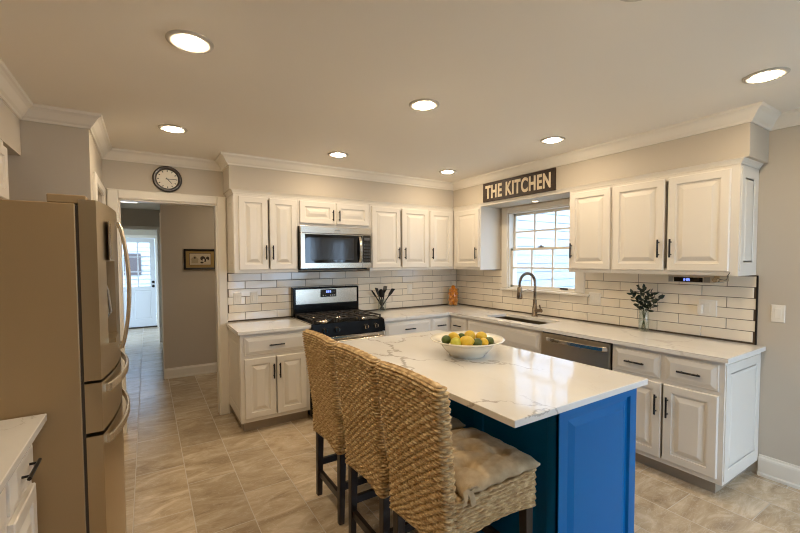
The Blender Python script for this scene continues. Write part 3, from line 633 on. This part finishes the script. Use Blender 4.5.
# coil spring round the neck
P_ = [V(p) for p in pts]; seg = [0]
for i in range(1, len(P_)): seg.append(seg[-1]+(P_[i]-P_[i-1]).length)
hp = []; NT = 55; 
for k in range(NT*8+1):
    s = seg[-1]*k/(NT*8); i = max(j for j in range(len(seg)) if seg[j] <= s+1e-9); i = min(i, len(P_)-2); f = (s-seg[i])/(seg[i+1]-seg[i]); p = P_[i].lerp(P_[i+1], f); dd_ = (P_[i+1]-P_[i]).normalized(); nn = dd_.cross(V((0, 1, 0))).normalized(); a_ = 2*pi*k/8
    hp.append(p+nn*.0135*cos(a_)+V((0, 1, 0))*.0135*sin(a_))
MB().tube(hp, .0034, 5).build('spring', SPRINGM, fa)
MB().lathe([(.013, .13), (.025, .115), (.025, .055), (.028, .045), (.030, .005), (.025, 0)], (bx-2*R, by, zc-.16), 18, True).build('spray_head', SPRINGM, fa)
MB().tube([(bx, by, CT+.265), (bx-.12, by, CT+.29), (bx-2*R, by, zc-.09)], .004, 8).lathe([(.021, -.006), (.021, .006)], (bx-2*R, by, zc-.07), 16, True).build('holder_arm', SPRINGM, fa)

# ------------------------------------------------------------------ counter stools
def weave_tube(m, section, z0, z1, rows, cols, amp, lean=lambda z: 0, zbot=None, flip=0):
    """woven surface: section(z, s) -> point & outward normal around the loop; rows of strands wrap the loop"""
    nt_, ns = rows*6, cols*10
    vs = []
    for i in range(nt_+1):
        tt = i/6; row = int(min(tt, rows-1e-6)); fr_ = tt-row
        for k in range(ns):
            s = k/ns; p, nrm, zz = section(i/nt_, s)
            wv = abs(sin(pi*(cols*s+.5*row+.14*(fr_-.5))))**.55
            h = amp*(max(sin(pi*fr_), 0)**.75*(.40+.60*wv)-.55)
            vs.append((p[0]+nrm[0]*h, p[1]+nrm[1]*h, zz+nrm[2]*h))
    fs = [(i*ns+k, i*ns+(k+1) % ns, (i+1)*ns+(k+1) % ns, (i+1)*ns+k) for i in range(nt_) for k in range(ns)]
    m.add(vs, fs, True)
def rrect(hx, hy, r, s):
    """point and normal on a rounded rectangle, s in 0..1, counter-clockwise"""
    L = [2*(hy-r), pi*r/2, 2*(hx-r), pi*r/2]*2; T = sum(L); d = s*T
    # start at +x side going +y
    cs = [((hx, -(hy-r)), (0, 1), (1, 0)), None, ((hx-r, hy), (-1, 0), (0, 1)), None, ((-hx, hy-r), (0, -1), (-1, 0)), None, ((-(hx-r), -hy), (1, 0), (0, -1)), None]
    cc = [None, ((hx-r, hy-r), 0), None, ((-(hx-r), hy-r), pi/2), None, ((-(hx-r), -(hy-r)), pi), None, ((hx-r, -(hy-r)), 1.5*pi)]
    for i, l_ in enumerate(L):
        if d <= l_ or i == 7:
            if cs[i]: o, t, nn = cs[i]; return (o[0]+t[0]*d, o[1]+t[1]*d), nn
            (cx, cy), a0 = cc[i]; a = a0+d/r; return (cx+r*cos(a), cy+r*sin(a)), (cos(a), sin(a))
        d -= l_
def make_stool():
    t = thing('counter_stool', 'x', 'stool', (0, 0, 0), 'woven counter stools along the island')
    BZ0, BZ1 = .415, 1.072
    def sec(tt, s):
        z = BZ0+(BZ1-BZ0)*tt
        hy = .198+.028*tt**1.3; top = max(0, (tt-.955)/.045); hx = .030*(1-.45*top**2); hy -= .012*top**2
        (px, py), nn = rrect(hx, hy, min(.024, hx*.8), s)
        xo = -.225-.058*max(0, (tt-.25)/.75)
        zz = z
        if tt < .12: zz += .035*max(0, 1-(py/hy)**2)*(1-tt/.12)
        zz += .012*tt*(1-(py/.24)**2)
        return (px+xo, py), (nn[0], nn[1], .3*top), zz
    m = MB(); weave_tube(m, sec, BZ0, BZ1, 44, 22, .017)
    # rolled top edge and closed bottom
    ns = 60
    ring = []; r3 = []
    for k in range(ns):
        p, nn, zz = sec(1, k/ns); ring.append((p[0], p[1], zz)); r3.append((-.283+(p[0]+.283)*.3, p[1]*.985, zz+.006))
    m.rings([ring, r3], False); m.add(r3, [tuple(range(ns))])
    m.add([(sec(0, k/ns)[0][0], sec(0, k/ns)[0][1], sec(0, k/ns)[2]) for k in range(ns)], [tuple(range(ns))[::-1]])
    m.build('backrest', WICKER, t)
    SZ0, SZ1 = .47, .640
    def sec2(tt, s):
        (px, py), nn = rrect(.228, .208, .03, s); z = SZ0+(SZ1-SZ0)*tt
        if tt < .4:
            z += .03*(1-tt/.4)*max(0, 1-(px/.228)**2 if abs(py) > .18 else 1-(py/.208)**2)
        return (px+.010, py), (nn[0], nn[1], 0), z
    m = MB(); weave_tube(m, sec2, SZ0, SZ1, 11, 36, .015)
    for tt, f in ((0, -1), (1, 1)):
        m.add([(sec2(tt, k/ns)[0][0], sec2(tt, k/ns)[0][1], sec2(tt, k/ns)[2]) for k in range(ns)], [tuple(range(ns))[::f]])
    m.build('seat', WICKER, t)
    for x, y in ((-.215, -.172), (-.215, .172), (.205, -.172), (.205, .172)):
        dx = .018*(1 if x > 0 else -1); a, b = .022, .016
        m = MB().add([(x+dx*.6-b, y-b, 0), (x+dx*.6+b, y-b, 0), (x+dx*.6+b, y+b, 0), (x+dx*.6-b, y+b, 0), (x-a, y-a, .53), (x+a, y-a, .53), (x+a, y+a, .53), (x-a, y+a, .53)], [(0, 3, 2, 1), (4, 5, 6, 7), (0, 1, 5, 4), (1, 2, 6, 5), (2, 3, 7, 6), (3, 0, 4, 7)])
        m.build('leg', DARKWOOD, t, bevel=.003)
    for y in (-.172, .172): MB().box(-.21, .20, y-.011, y+.011, .195, .235).build('stretcher', DARKWOOD, t)
    MB().box(-.229, -.207, -.165, .165, .125, .165).build('stretcher', DARKWOOD, t)
    MB().box(.205, .227, -.165, .165, .205, .245).build('stretcher', DARKWOOD, t)
    return t
def make_cushion():
    t = thing('seat_cushion', 'x', 'cushion', (0, 0, 0), 'linen cushions on the stools')
    N = 56; hx, hy = .212, .212; m = MB(); rnd = random.Random(3)
    tufts = [(-.09, -.09), (-.09, .09), (.09, -.09), (.09, .09), (0, 0)]
    bumps = [(rnd.uniform(-.2, .2), rnd.uniform(-.2, .2), rnd.uniform(.03, .07), rnd.uniform(-.010, .010)) for _ in range(30)]
    def topz(u, v):
        e = (1-abs(u)**3.0)*(1-abs(v)**3.0); z = .012+.046*max(e, 0)**.5
        x, y = u*hx, v*hy
        for a, b in tufts: z -= .026*math.exp(-((x-a)**2+(y-b)**2)/.0010)+.009*math.exp(-((x-a)**2)/.00022)*max(0, 1-abs(y-b)/.11)+.009*math.exp(-((y-b)**2)/.00022)*max(0, 1-abs(x-a)/.11)
        for a, b, r, h in bumps: z += h*math.exp(-((x-a)**2+(y-b)**2)/(r*r))*max(e, 0)
        z += .0025*sin(38*x+9*sin(20*y))*max(e, 0)
        return z
    vs = []; fs = []
    def pt(u, v, top):
        k = 1+.02*abs(u*v); x, y = u*hx*k, v*hy*k; return (x+.004*sin(16*v+1)*abs(u)**4, y+.004*sin(14*u)*abs(v)**4, topz(u, v) if top else .002)
    for top in (True, False):
        o = len(vs)
        for i in range(N+1):
            for j in range(N+1): vs.append(pt(-1+2*i/N, -1+2*j/N, top))
        for i in range(N):
            for j in range(N):
                q = (o+i*(N+1)+j, o+(i+1)*(N+1)+j, o+(i+1)*(N+1)+j+1, o+i*(N+1)+j+1); fs.append(q if top else q[::-1])
    K = (N+1)**2; per = [i*(N+1) for i in range(N+1)]+[N*(N+1)+j for j in range(1, N+1)]+[i*(N+1)+N for i in range(N-1, -1, -1)]+[j for j in range(N-1, 0, -1)]
    for a, b in zip(per, per[1:]+per[:1]): fs.append((a, a+K, b+K, b))
    m.add(vs, fs, True); c = m.build('pad', LINEN, t)
    for s in (-1, 1):
        y = s*.208
        mm = MB().strip([(-.18, y*.97, .03), (-.195, y*1.03, .028), (-.185, y*1.08, .005), (-.175, y*1.085, -.035)], (1, .0, .2), .012, .002)
        mm.strip([(-.18, y*.97, .03), (-.21, y*1.03, .026), (-.212, y*1.085, .0), (-.222, y*1.09, -.02)], (1, 0, .3), .010, .002)
        mm.tube([(-.19, y*1.04, .03), (-.175, y*1.09, .042), (-.155, y*1.07, .03), (-.185, y*1.06, .026)], .006, 8).build('tie', LINEN, t)
    return t
st = make_stool(); cu = make_cushion()
SLAB = ['woven seagrass counter stool in front, its whole side and seat showing', 'woven seagrass counter stool in the middle of the three', 'woven seagrass counter stool at the range end of the island']
CLAB = ['tufted beige linen cushion on the front stool', 'tied beige linen cushion on the middle stool', 'tied beige linen cushion on the stool nearer the range']
for i, (x, y) in enumerate(((-2.475, -2.950), (-2.475, -2.480), (-2.475, -1.985))):
    o = st if i == 0 else copytree(st); o.location = (x, y, 0); o['label'] = SLAB[i]
    c = cu if i == 0 else copytree(cu); c.location = (x+.034, y, .648); c['label'] = CLAB[i]

# ------------------------------------------------------------------ fruit bowl
bo = thing('fruit_bowl', 'wide cream ceramic bowl of lemons and limes on the island', 'bowl', (-1.90, -2.337, CT))
MB().lathe([(.001, .004), (.105, .004), (.108, 0), (.112, .002), (.112, .008), (.135, .030), (.160, .058), (.176, .082), (.200, .092), (.232, .103), (.235, .107), (.232, .110), (.200, .100), (.172, .090), (.152, .062), (.120, .032), (.085, .016), (.001, .012)], (-1.90, -2.337, CT), 64).build('body', CERAMIC, bo)
def fruit(name, x, y, z, r, mat, label, cat, long=1.0, ang=0.0, group='fruit in the cream bowl'):
    m = MB(); rs = []; NR = 16
    for i in range(NR+1):
        t = pi*i/NR; rr = r*max(sin(t), .001); zz = -r*long*cos(t)
        if long > 1.02: 
            e = max(0, abs(cos(t))-.88)/.12; rr *= 1-.25*e; zz *= 1+.10*e
        rs.append((rr, zz))
    rot = Matrix.Rotation(ang, 3, 'Z') @ Matrix.Rotation(pi/2*(1 if long > 1.02 else .3), 3, 'Y')
    ringlist = [[rot @ V((a*cos(2*pi*k/22), a*sin(2*pi*k/22), b)) + V((x, y, z)) for k in range(22)] for a, b in rs]
    m.rings(ringlist, False); o = m.build(name, mat); return tag(o, label, cat, group)
FZ = .008
fruits = [('lime', -2.040, -2.300, 1.020, .030, LIME, 'dark green lime at the end of the fruit bowl toward the fridge', 1.08, .8),
 ('lime', -2.022, -2.372, 1.012, .033, PALELIME, 'yellow-green lime at the front of the bowl beside the darkest lime', 1.1, .3),
 ('lemon', -1.972, -2.290, 1.026, .034, LEMON, 'yellow lemon behind the dark lime in the bowl', 1.12, 2.2),
 ('lime', -1.914, -2.300, 1.024, .027, LIME, 'small dark lime between two lemons at the back of the bowl', 1.08, 1.2),
 ('lemon', -1.965, -2.405, 1.020, .035, LEMON, 'large lemon lying lengthwise at the front of the bowl', 1.32, -.6),
 ('lemon', -1.866, -2.325, 1.030, .037, LEMON, 'upright lemon at the top back of the fruit heap', 1.1, .5),
 ('lemon', -1.805, -2.368, 1.024, .036, LEMON, 'round lemon at the top of the heap toward the window side', 1.05, 1.5),
 ('lime', -1.900, -2.432, 1.008, .029, LIME, 'green lime at the front rim beside the long lemon', 1.12, .2),
 ('lemon', -1.846, -2.432, 1.004, .029, LEMON, 'low lemon peeking over the front rim between two limes', 1.1, 1.0),
 ('lime', -1.792, -2.425, 1.004, .030, LIME, 'green lime at the window-side end of the bowl', 1.1, .9)]
for (nm, x, y, z, r, mt, lb, lg, an) in fruits: fruit(nm, x, y, z, r, mt, lb, nm, lg, an)
for i, (x, y, z) in enumerate([(-1.96, -2.345, .970), (-1.885, -2.375, .962), (-1.84, -2.30, .968), (-1.91, -2.29, .962), (-1.99, -2.42, .9855), (-1.835, -2.385, .966), (-1.87, -2.44, .972), (-2.015, -2.31, .974)][:4]):
    fruit('lemon', x, y, z, .034, LEMON, 'lemon buried in the bowl beneath the visible fruit', 'lemon', 1.1, i*1.1)

# ------------------------------------------------------------------ jar of oranges
jx, jy = -.195, -.165
MB_j = MB().lathe([(.001, .002), (.070, .002), (.074, .008), (.074, .225), (.070, .232), (.066, .232), (.070, .222), (.070, .010), (.001, .008)], (jx, jy, CT), 32)
tag(MB_j.build('glass_jar', JARGLASS), 'clear glass jar packed with small oranges in the counter corner', 'jar')
k = 0
for lay in range(5):
    for i in range(4):
        a = 2*pi*i/4+lay*pi/4; x, y, z = jx+.041*cos(a), jy+.041*sin(a), CT+.036+lay*.0425
        fruit('orange', x, y, z, .0275, ORANGE, 'small bright orange packed inside the glass corner jar', 'orange', 1.0, a, 'oranges packed in the glass jar'); k += 1
fruit('orange', jx, jy, CT+.036+5*.0425, .0275, ORANGE, 'topmost small orange resting above the others in the jar', 'orange', 1.0, 0, 'oranges packed in the glass jar')

# ------------------------------------------------------------------ vase with leafy stems
vx, vy = -.095, -2.520
tag(MB().lathe([(.001, .002), (.034, .002), (.037, .008), (.040, .09), (.037, .135), (.034, .15), (.040, .175), (.038, .176), (.032, .15), (.035, .135), (.038, .09), (.034, .012), (.001, .010)], (vx, vy, CT), 28).build('glass_vase', JARGLASS), 'clear glass vase on the counter under the wall cabinets', 'vase')
rl = random.Random(11)
def leaf(m, p, d, L, W):
    d = d.normalized(); s = d.cross(V((rl.uniform(-1, 1), rl.uniform(-1, 1), rl.uniform(.2, 1)))).normalized(); nn = d.cross(s)
    T = [0, .2, .45, .7, .9, 1]; Wd = [.05, .75, 1, .8, .35, .02]; vs = []
    for t, w_ in zip(T, Wd):
        c = p+d*L*t+nn*(.12*L*sin(pi*t)); vs += [c-s*W*w_, c-nn*.003*w_, c+s*W*w_]
    fs = []
    for i in range(len(T)-1):
        a = i*3; fs += [(a, a+1, a+4, a+3), (a+1, a+2, a+5, a+4)]
    m.add(vs, fs, True)
    m.add([v_+nn*-.0012 for v_ in vs], [f[::-1] for f in fs], True)
ends = [(a, b*.95, c*.90) for a, b, c in [(-.02, .085, .345), (.01, .045, .40), (-.03, -.01, .395), (-.01, -.06, .355), (.0, -.115, .32)]]
for i, (ex, ey, ez) in enumerate(ends):
    b0 = V((vx-ex*.25, vy-ey*.20, CT+.014)); e = V((vx+ex, vy+ey, CT+ez)); mid = V((vx+ex*.22, vy+ey*.16, CT+.17))
    t = thing('leafy_sprig', 'dark green leafy sprig standing in the clear vase', 'sprig', b0, 'leafy sprigs in the vase')
    pts = [b0.lerp(mid, q/4) for q in range(4)]+[mid.lerp(e, q/5) for q in range(6)]
    MB().tube(pts, .0022, 6).build('stem', STEM, t)
    m = MB()
    for q in range(12):
        f = .1+.9*q/11; p = mid.lerp(e, f); ax = (e-mid).normalized(); a = q*2.4+i
        side = ax.orthogonal(); side = Matrix.Rotation(a, 3, ax) @ side
        leaf(m, p, side*.8+ax*.7, rl.uniform(.045, .062), rl.uniform(.012, .018))
    leaf(m, e, e-mid, .05, .012)
    m.build('leaves', LEAF, t)

# ------------------------------------------------------------------ utensil jar
ux, uy = -1.252, -.115
tag(MB().lathe([(.001, .002), (.044, .002), (.048, .008), (.052, .15), (.050, .15), (.045, .012), (.001, .010)], (ux, uy, CT), 28).build('utensil_jar', JARGLASS), 'clear glass jar of black utensils beside the range', 'jar')
def utensil(name, label, e, kind):
    e = V(e); b0 = V((ux-(e.x-ux)*.22, uy-(e.y-uy)*.3, CT+.016)); d = (e-b0).normalized(); t = thing(name, label, 'utensil', b0, 'black utensils in the glass jar')
    L = (e-b0).length; n_ = b0+d*(L-.09)
    MB().tube([b0, b0+d*.1, n_], [.010, .009, .006], 8).build('shaft', UTENSIL, t)
    rot = d.to_track_quat('Z', 'Y').to_matrix()
    if kind == 'spoon': MB().ell(e-d*.045, .034, .009, .055, 14, 8, rot).build('bowl', UTENSIL, t)
    elif kind == 'spatula':
        c = e-d*.045; s = rot @ V((1, 0, 0)); q = rot @ V((0, 1, 0)); mm = MB()
        vs = [c+s*a+q*b+d*z for z, wq in ((-.055, .014), (-.02, .036), (.05, .042)) for a, b in ((-wq, -.003), (wq, -.003), (wq, .003), (-wq, .003))]
        mm.rings([vs[0:4], vs[4:8], vs[8:12]], True, False).build('blade', UTENSIL, t)
    else:
        m = MB(); s = rot @ V((1, 0, 0))
        for k in (-2, -1, 0, 1, 2): m.tube([n_, n_+d*.04+s*k*.012, e+s*k*.012], .0038, 6)
        m.build('tines', UTENSIL, t)
utensil('serving_spoon', 'black serving spoon leaning toward the range', (ux-.125, uy+.02, CT+.250), 'spoon')
utensil('spatula', 'black spatula standing beside the leaning spoon', (ux-.07, uy+.01, CT+.275), 'spatula')
utensil('slotted_spoon', 'black slotted spoon near the middle of the utensil jar', (ux-.03, uy-.03, CT+.26), 'spoon')
utensil('pasta_fork', 'black pasta fork tilting slightly away from the range', (ux+.06, uy+.02, CT+.30), 'fork')
utensil('turner', 'black turner leaning farthest away from the range', (ux+.15, uy-.01, CT+.26), 'spatula')

# ------------------------------------------------------------------ sign
sg = thing('wall_sign', 'dark brown wooden sign reading THE KITCHEN above the window', 'sign', (-.358, -1.36, 2.172))
MB().box(-.368, -.3465, -1.838, -.890, 2.172, 2.382).build('board', SIGNWOOD, sg, bevel=.003)
tx = bpy.data.curves.new('lettering', 'FONT'); tx.body = 'THE KITCHEN'; tx.size = .2; tx.extrude = .0025; tx.offset = .006; tx.space_character = 1.12; tx.align_x = 'CENTER'; tx.align_y = 'CENTER'
to = bpy.data.objects.new('lettering_curve', tx); COL.objects.link(to); bpy.context.view_layer.update()
me = bpy.data.meshes.new_from_object(to.evaluated_get(bpy.context.evaluated_depsgraph_get())); bpy.data.objects.remove(to)
xs = [v.co.x for v in me.vertices]; ys = [v.co.y for v in me.vertices]; sx = .86/(max(xs)-min(xs)); sy = .148/(max(ys)-min(ys)); cx, cy = (max(xs)+min(xs))/2, (max(ys)+min(ys))/2
for v in me.vertices: x, y, z = v.co; v.co = V((-.3705-z, -1.364-(x-cx)*sx, 2.277+(y-cy)*sy))-sg.location
lt = bpy.data.objects.new('lettering', me); COL.objects.link(lt); lt.parent = sg; me.materials.clear(); me.materials.append(LETTER)

# ------------------------------------------------------------------ wall clock
ck = thing('wall_clock', 'round black wall clock with pale dial above the hall doorway', 'clock', (-3.436, -.02, 2.268))
cx, cz = -3.436, 2.268
def ringY(m, prof, seg=48): return m.rings([[(cx+r*cos(2*pi*k/seg), -d, cz+r*sin(2*pi*k/seg)) for k in range(seg)] for r, d in prof], False)
ringY(MB(), [(.116, .001), (.118, .018), (.112, .030), (.096, .030), (.086, .020), (.085, .012)]).build('rim', M('clock_rim', (.02, .010, .008), .3, coat=.4), ck)
m = ringY(MB(), [(.091, .004), (.091, .0125)]); m.add([(cx+.091*cos(2*pi*k/48), -.0125, cz+.091*sin(2*pi*k/48)) for k in range(48)], [tuple(range(48))]); m.build('dial', CLOCKFACE, ck)
m = MB()
for k in range(12):
    a = 2*pi*k/12; ca, sa = cos(a), sin(a); wq = .004; r0, r1 = .066, .080
    m.add([(cx+r0*ca-wq*sa, -.0132, cz+r0*sa+wq*ca), (cx+r0*ca+wq*sa, -.0132, cz+r0*sa-wq*ca), (cx+r1*ca+wq*sa, -.0132, cz+r1*sa-wq*ca), (cx+r1*ca-wq*sa, -.0132, cz+r1*sa+wq*ca)], [(0, 1, 2, 3)])
m.build('hour_mark', BLACK, ck)
MB().strip([(cx-.01, -.015, cz+.011), (cx+.034, -.015, cz-.038)], (.74, 0, .67), .0035, .0008).build('hour_hand', BLACK, ck)
MB().strip([(cx-.015, -.017, cz), (cx+.066, -.017, cz+.002)], (0, 0, 1), .0028, .0008).build('minute_hand', BLACK, ck)

# ------------------------------------------------------------------ hall picture
pc = thing('framed_picture', 'small framed barn picture hanging in the hallway', 'picture', (-3.008, 1.69, 1.412))
x0, x1, z0, z1 = -3.202, -2.815, 1.412, 1.682; F = FB(1.699)
m = MB(); o, U, N = F
m.rings([[o+U*a+V((0, 0, 1))*b+N*d for a, b in ((x0+i, z0+i), (x1-i, z0+i), (x1-i, z1-i), (x0+i, z1-i))] for i, d in ((0, 0), (0, .02), (.006, .024), (.022, .018), (.024, .006))], False, False).build('frame', BLACK, pc)
MB().fbox(F, x0+.023, x1-.023, z0+.023, z1-.023, .001, .006).build('mat', M('gold_mat', (.36, .24, .08), .5), pc)
MB().fbox(F, x0+.062, x1-.062, z0+.055, z1-.055, .006, .0075).build('inner_border', M('brown_border', (.10, .045, .015), .5), pc)
pr = MB().fbox(F, x0+.068, x1-.068, z0+.061, z1-.061, .0075, .0085).build('print', M('print_paper', (.60, .52, .38), .6), pc)
m = MB(); q = .0088
def P2(u, v): return (x0+.068+u, 1.699-q, z0+.061+v)
m.add([P2(.02, .02), P2(.10, .02), P2(.10, .07), P2(.02, .07)], [(0, 1, 2, 3)]); m.add([P2(.01, .07), P2(.11, .07), P2(.06, .125)], [(0, 1, 2)])
m.build('barn', M('barn_wash', (.42, .34, .22), .6), pr)
q = .0091; m = MB(); m.add([P2(.05, .082), P2(.07, .082), P2(.07, .104), P2(.05, .104)], [(0, 1, 2, 3)])
for (cu_, cv_, ru, rv) in ((.155, .085, .03, .03), (.185, .062, .035, .022), (.215, .085, .02, .025), (.145, .03, .02, .012)): m.add([P2(cu_+ru*cos(2*pi*k/14), cv_+rv*sin(2*pi*k/14)) for k in range(14)], [tuple(range(14))])
m.build('animal', M('print_ink', (.04, .025, .02), .6), pr)
q = .0094; m = MB()
for (cu_, cv_, ru, rv) in ((.165, .062, .012, .018), (.205, .058, .010, .020)): m.add([P2(cu_+ru*cos(2*pi*k/12), cv_+rv*sin(2*pi*k/12)) for k in range(12)], [tuple(range(12))])
m.build('animal_patch', M('print_white', (.7, .64, .52), .6), pr)

# ------------------------------------------------------------------ clock radio under the cabinet
rd = thing('clock_radio', 'slim silver clock radio with blue digits mounted under the cabinet', 'radio', (-.14, -2.905, 1.345))
MB().box(-.232, -.05, -3.054, -2.757, 1.347, 1.4045).build('body', M('silver_plastic', (.50, .45, .38), .3, .5), rd, bevel=.004)
sc_ = MB().box(-.2355, -.2315, -2.985, -2.80, 1.352, 1.385).build('display', GLOSSBLACK, rd)
m = MB()
SEG = {'8': 'abcdefg', '0': 'abcdef', '5': 'acdfg'}
def seg7(m, ch, y, z, h, w_, x):
    g = {'a': (0, h, w_, h), 'g': (0, h/2, w_, h/2), 'd': (0, 0, w_, 0), 'f': (0, h/2, 0, h), 'b': (w_, h/2, w_, h), 'e': (0, 0, 0, h/2), 'c': (w_, 0, w_, h/2)}
    for s in SEG[ch]:
        a, b, c, d = g[s]; e = .0014; m.box(x-.001, x, y-max(a, c)-e, y-min(a, c)+e, z+min(b, d)-e, z+max(b, d)+e)
for ch, y in (('8', -2.866), ('0', -2.884), ('5', -2.896)): seg7(m, ch, y, 1.3605, .016, .007, -.2356)
m.box(-.2366, -.2356, -2.880, -2.878, 1.364, 1.367).box(-.2366, -.2356, -2.880, -2.878, 1.371, 1.374)
m.build('display_digits', BLUELED, sc_)
MB().box(-.236, -.2315, -2.793, -2.765, 1.352, 1.39).build('button', RUBBER, rd); MB().box(-.236, -.2315, -3.03, -2.992, 1.352, 1.39).build('button', RUBBER, rd)
kn = MB().cyl((-.2315, -3.068, 1.372), (-.262, -3.068, 1.372), .016, 18).box(-.2315, -.07, -3.085, -3.05, 1.358, 1.403).build('knob', STEEL, rd)
MB().tube([(-.20, -3.085, 1.375), (-.24, -3.12, 1.372), (-.30, -3.15, 1.385), (-.336, -3.165, 1.408), (-.345, -3.18, 1.43)], .0022, 6).build('cord', BLACK, rd)

# ------------------------------------------------------------------ outlets and switches
def plate(name, label, F, u0, u1, v0, v1, n, group=None, rocker=True):
    o, U, N = F; c = o+U*(u0+u1)/2; t = thing(name, label, 'switch' if 'switch' in name else 'outlet', (c.x, c.y, v0), group)
    MB().nested(F, u0, u1, v0, v1, [(0, 0), (0, .003), (.004, .006)]).build('plate', WHITEPL, t)
    for k in range(n):
        a = u0+(u1-u0)*(k+.5)/n
        MB().nested(F, a-.017, a+.017, (v0+v1)/2-.034, (v0+v1)/2+.034, [(0, .006), (0, .0075), (.002, .009)]).build('rocker' if rocker else 'socket', WHITEPL, t)
    return t
plate('light_switch', 'white double rocker light switch on the greige wall past the cabinets', FR(-.0005), 3.303, 3.375, 1.088, 1.207, 1)
plate('wall_outlet', 'white double-gang outlet plate on the tile under the window corner', FR(-.0095), 1.970, 2.088, 1.085, 1.205, 2, 'outlets on the tile', False)
ot = plate('wall_outlet', 'white outlet plate with an adapter plugged in, below the clock radio', FR(-.0095), 2.880, 2.998, 1.085, 1.210, 1, 'outlets on the tile', False)
tag(MB().box(-.052, -.0185, -2.915, -2.885, 1.105, 1.175).build('plug_adapter', WHITEPL, bevel=.004), 'white plug adapter pushed into the outlet below the radio', 'adapter')
plate('wall_outlet', 'white outlet plate on the tile above the counter by the hall doorway', FB(-.0095), -2.895, -2.82, 1.085, 1.205, 1, 'outlets on the tile', False)
plate('wall_outlet', 'white outlet plate on the tile nearer the range than the doorway', FB(-.0095), -2.735, -2.66, 1.085, 1.205, 1, 'outlets on the tile', False)
plate('wall_outlet', 'white outlet plate on the tile between utensils and orange jar', FB(-.0095), -.825, -.75, 1.095, 1.215, 1, 'outlets on the tile', False)

# ------------------------------------------------------------------ recessed lights
LP = [(-3.43, -.90, 'recessed ceiling light in front of the wall clock'), (-3.43, -2.25, 'large recessed ceiling light over the fridge aisle'), (-2.13, -.87, 'recessed ceiling light in front of the range'),
      (-2.145, -2.215, 'recessed ceiling light over the island end near the stools'), (-.84, -.84, 'recessed ceiling light in the corner above the orange jar'), (-.85, -2.17, 'recessed ceiling light over the aisle near the sink'),
      (-.855, -3.474, 'recessed ceiling light beyond the end of the cabinet run'), (-2.125, -3.50, 'recessed ceiling light just above the picture top'), (-3.43, -3.55, 'recessed ceiling light behind the camera')]
for i, (x, y, lb) in enumerate(LP):
    t = thing('recessed_light', lb, 'ceiling light', (x, y, H-.012), 'recessed ceiling lights')
    MB().lathe([(.095, .0115), (.094, .008), (.086, .004), (.064, .005), (.061, .009), (.060, .0115)], (x, y, H-.012), 32).build('trim_ring', M('lamp_trim', (.55, .5, .42), .5) if i == 0 else bpy.data.materials['lamp_trim'], t)
    MB().lathe([(.060, -.004), (.052, -.010), (.036, -.015), (.018, -.018), (.0005, -.019)], (x, y, H), 32).build('lens', LENS, t)
x, y = -2.55, .90  # hidden extra lamp, added to brighten the hall wall
t = thing('recessed_light', 'added unseen ceiling light in the hallway behind the doorway header', 'ceiling light', (x, y, H-.012), 'recessed ceiling lights')
MB().lathe([(.095, .0115), (.094, .008), (.086, .004), (.064, .005), (.061, .009), (.060, .0115)], (x, y, H-.012), 32).build('trim_ring', bpy.data.materials['lamp_trim'], t)
MB().lathe([(.060, -.004), (.052, -.010), (.036, -.015), (.018, -.018), (.0005, -.019)], (x, y, H), 32).build('lens', LENS, t)
t = thing('puck_light', 'small puck light under the soffit above the window', 'light', (-.17, -1.457, ZT-.012))
MB().lathe([(.034, .0115), (.034, .003), (.028, 0)], (-.17, -1.457, ZT-.012), 20).build('trim_ring', WHITEPL, t)
MB().add([(-.17+.028*cos(2*pi*k/20), -1.457+.028*sin(2*pi*k/20), ZT-.0115) for k in range(20)], [tuple(range(20))[::-1]]).build('lens', PUCK, t)
t = thing('hall_light', 'white rectangular ceiling light fixture in the dim hallway', 'ceiling light', (-3.83, 2.93, 2.40))
MB().box(-3.97, -3.70, 2.86, 3.0, 2.46, H-.001).build('base', WHITEPL, t); MB().box(-3.96, -3.71, 2.87, 2.99, 2.40, 2.46).build('diffuser', HALLLENS, t, bevel=.01)
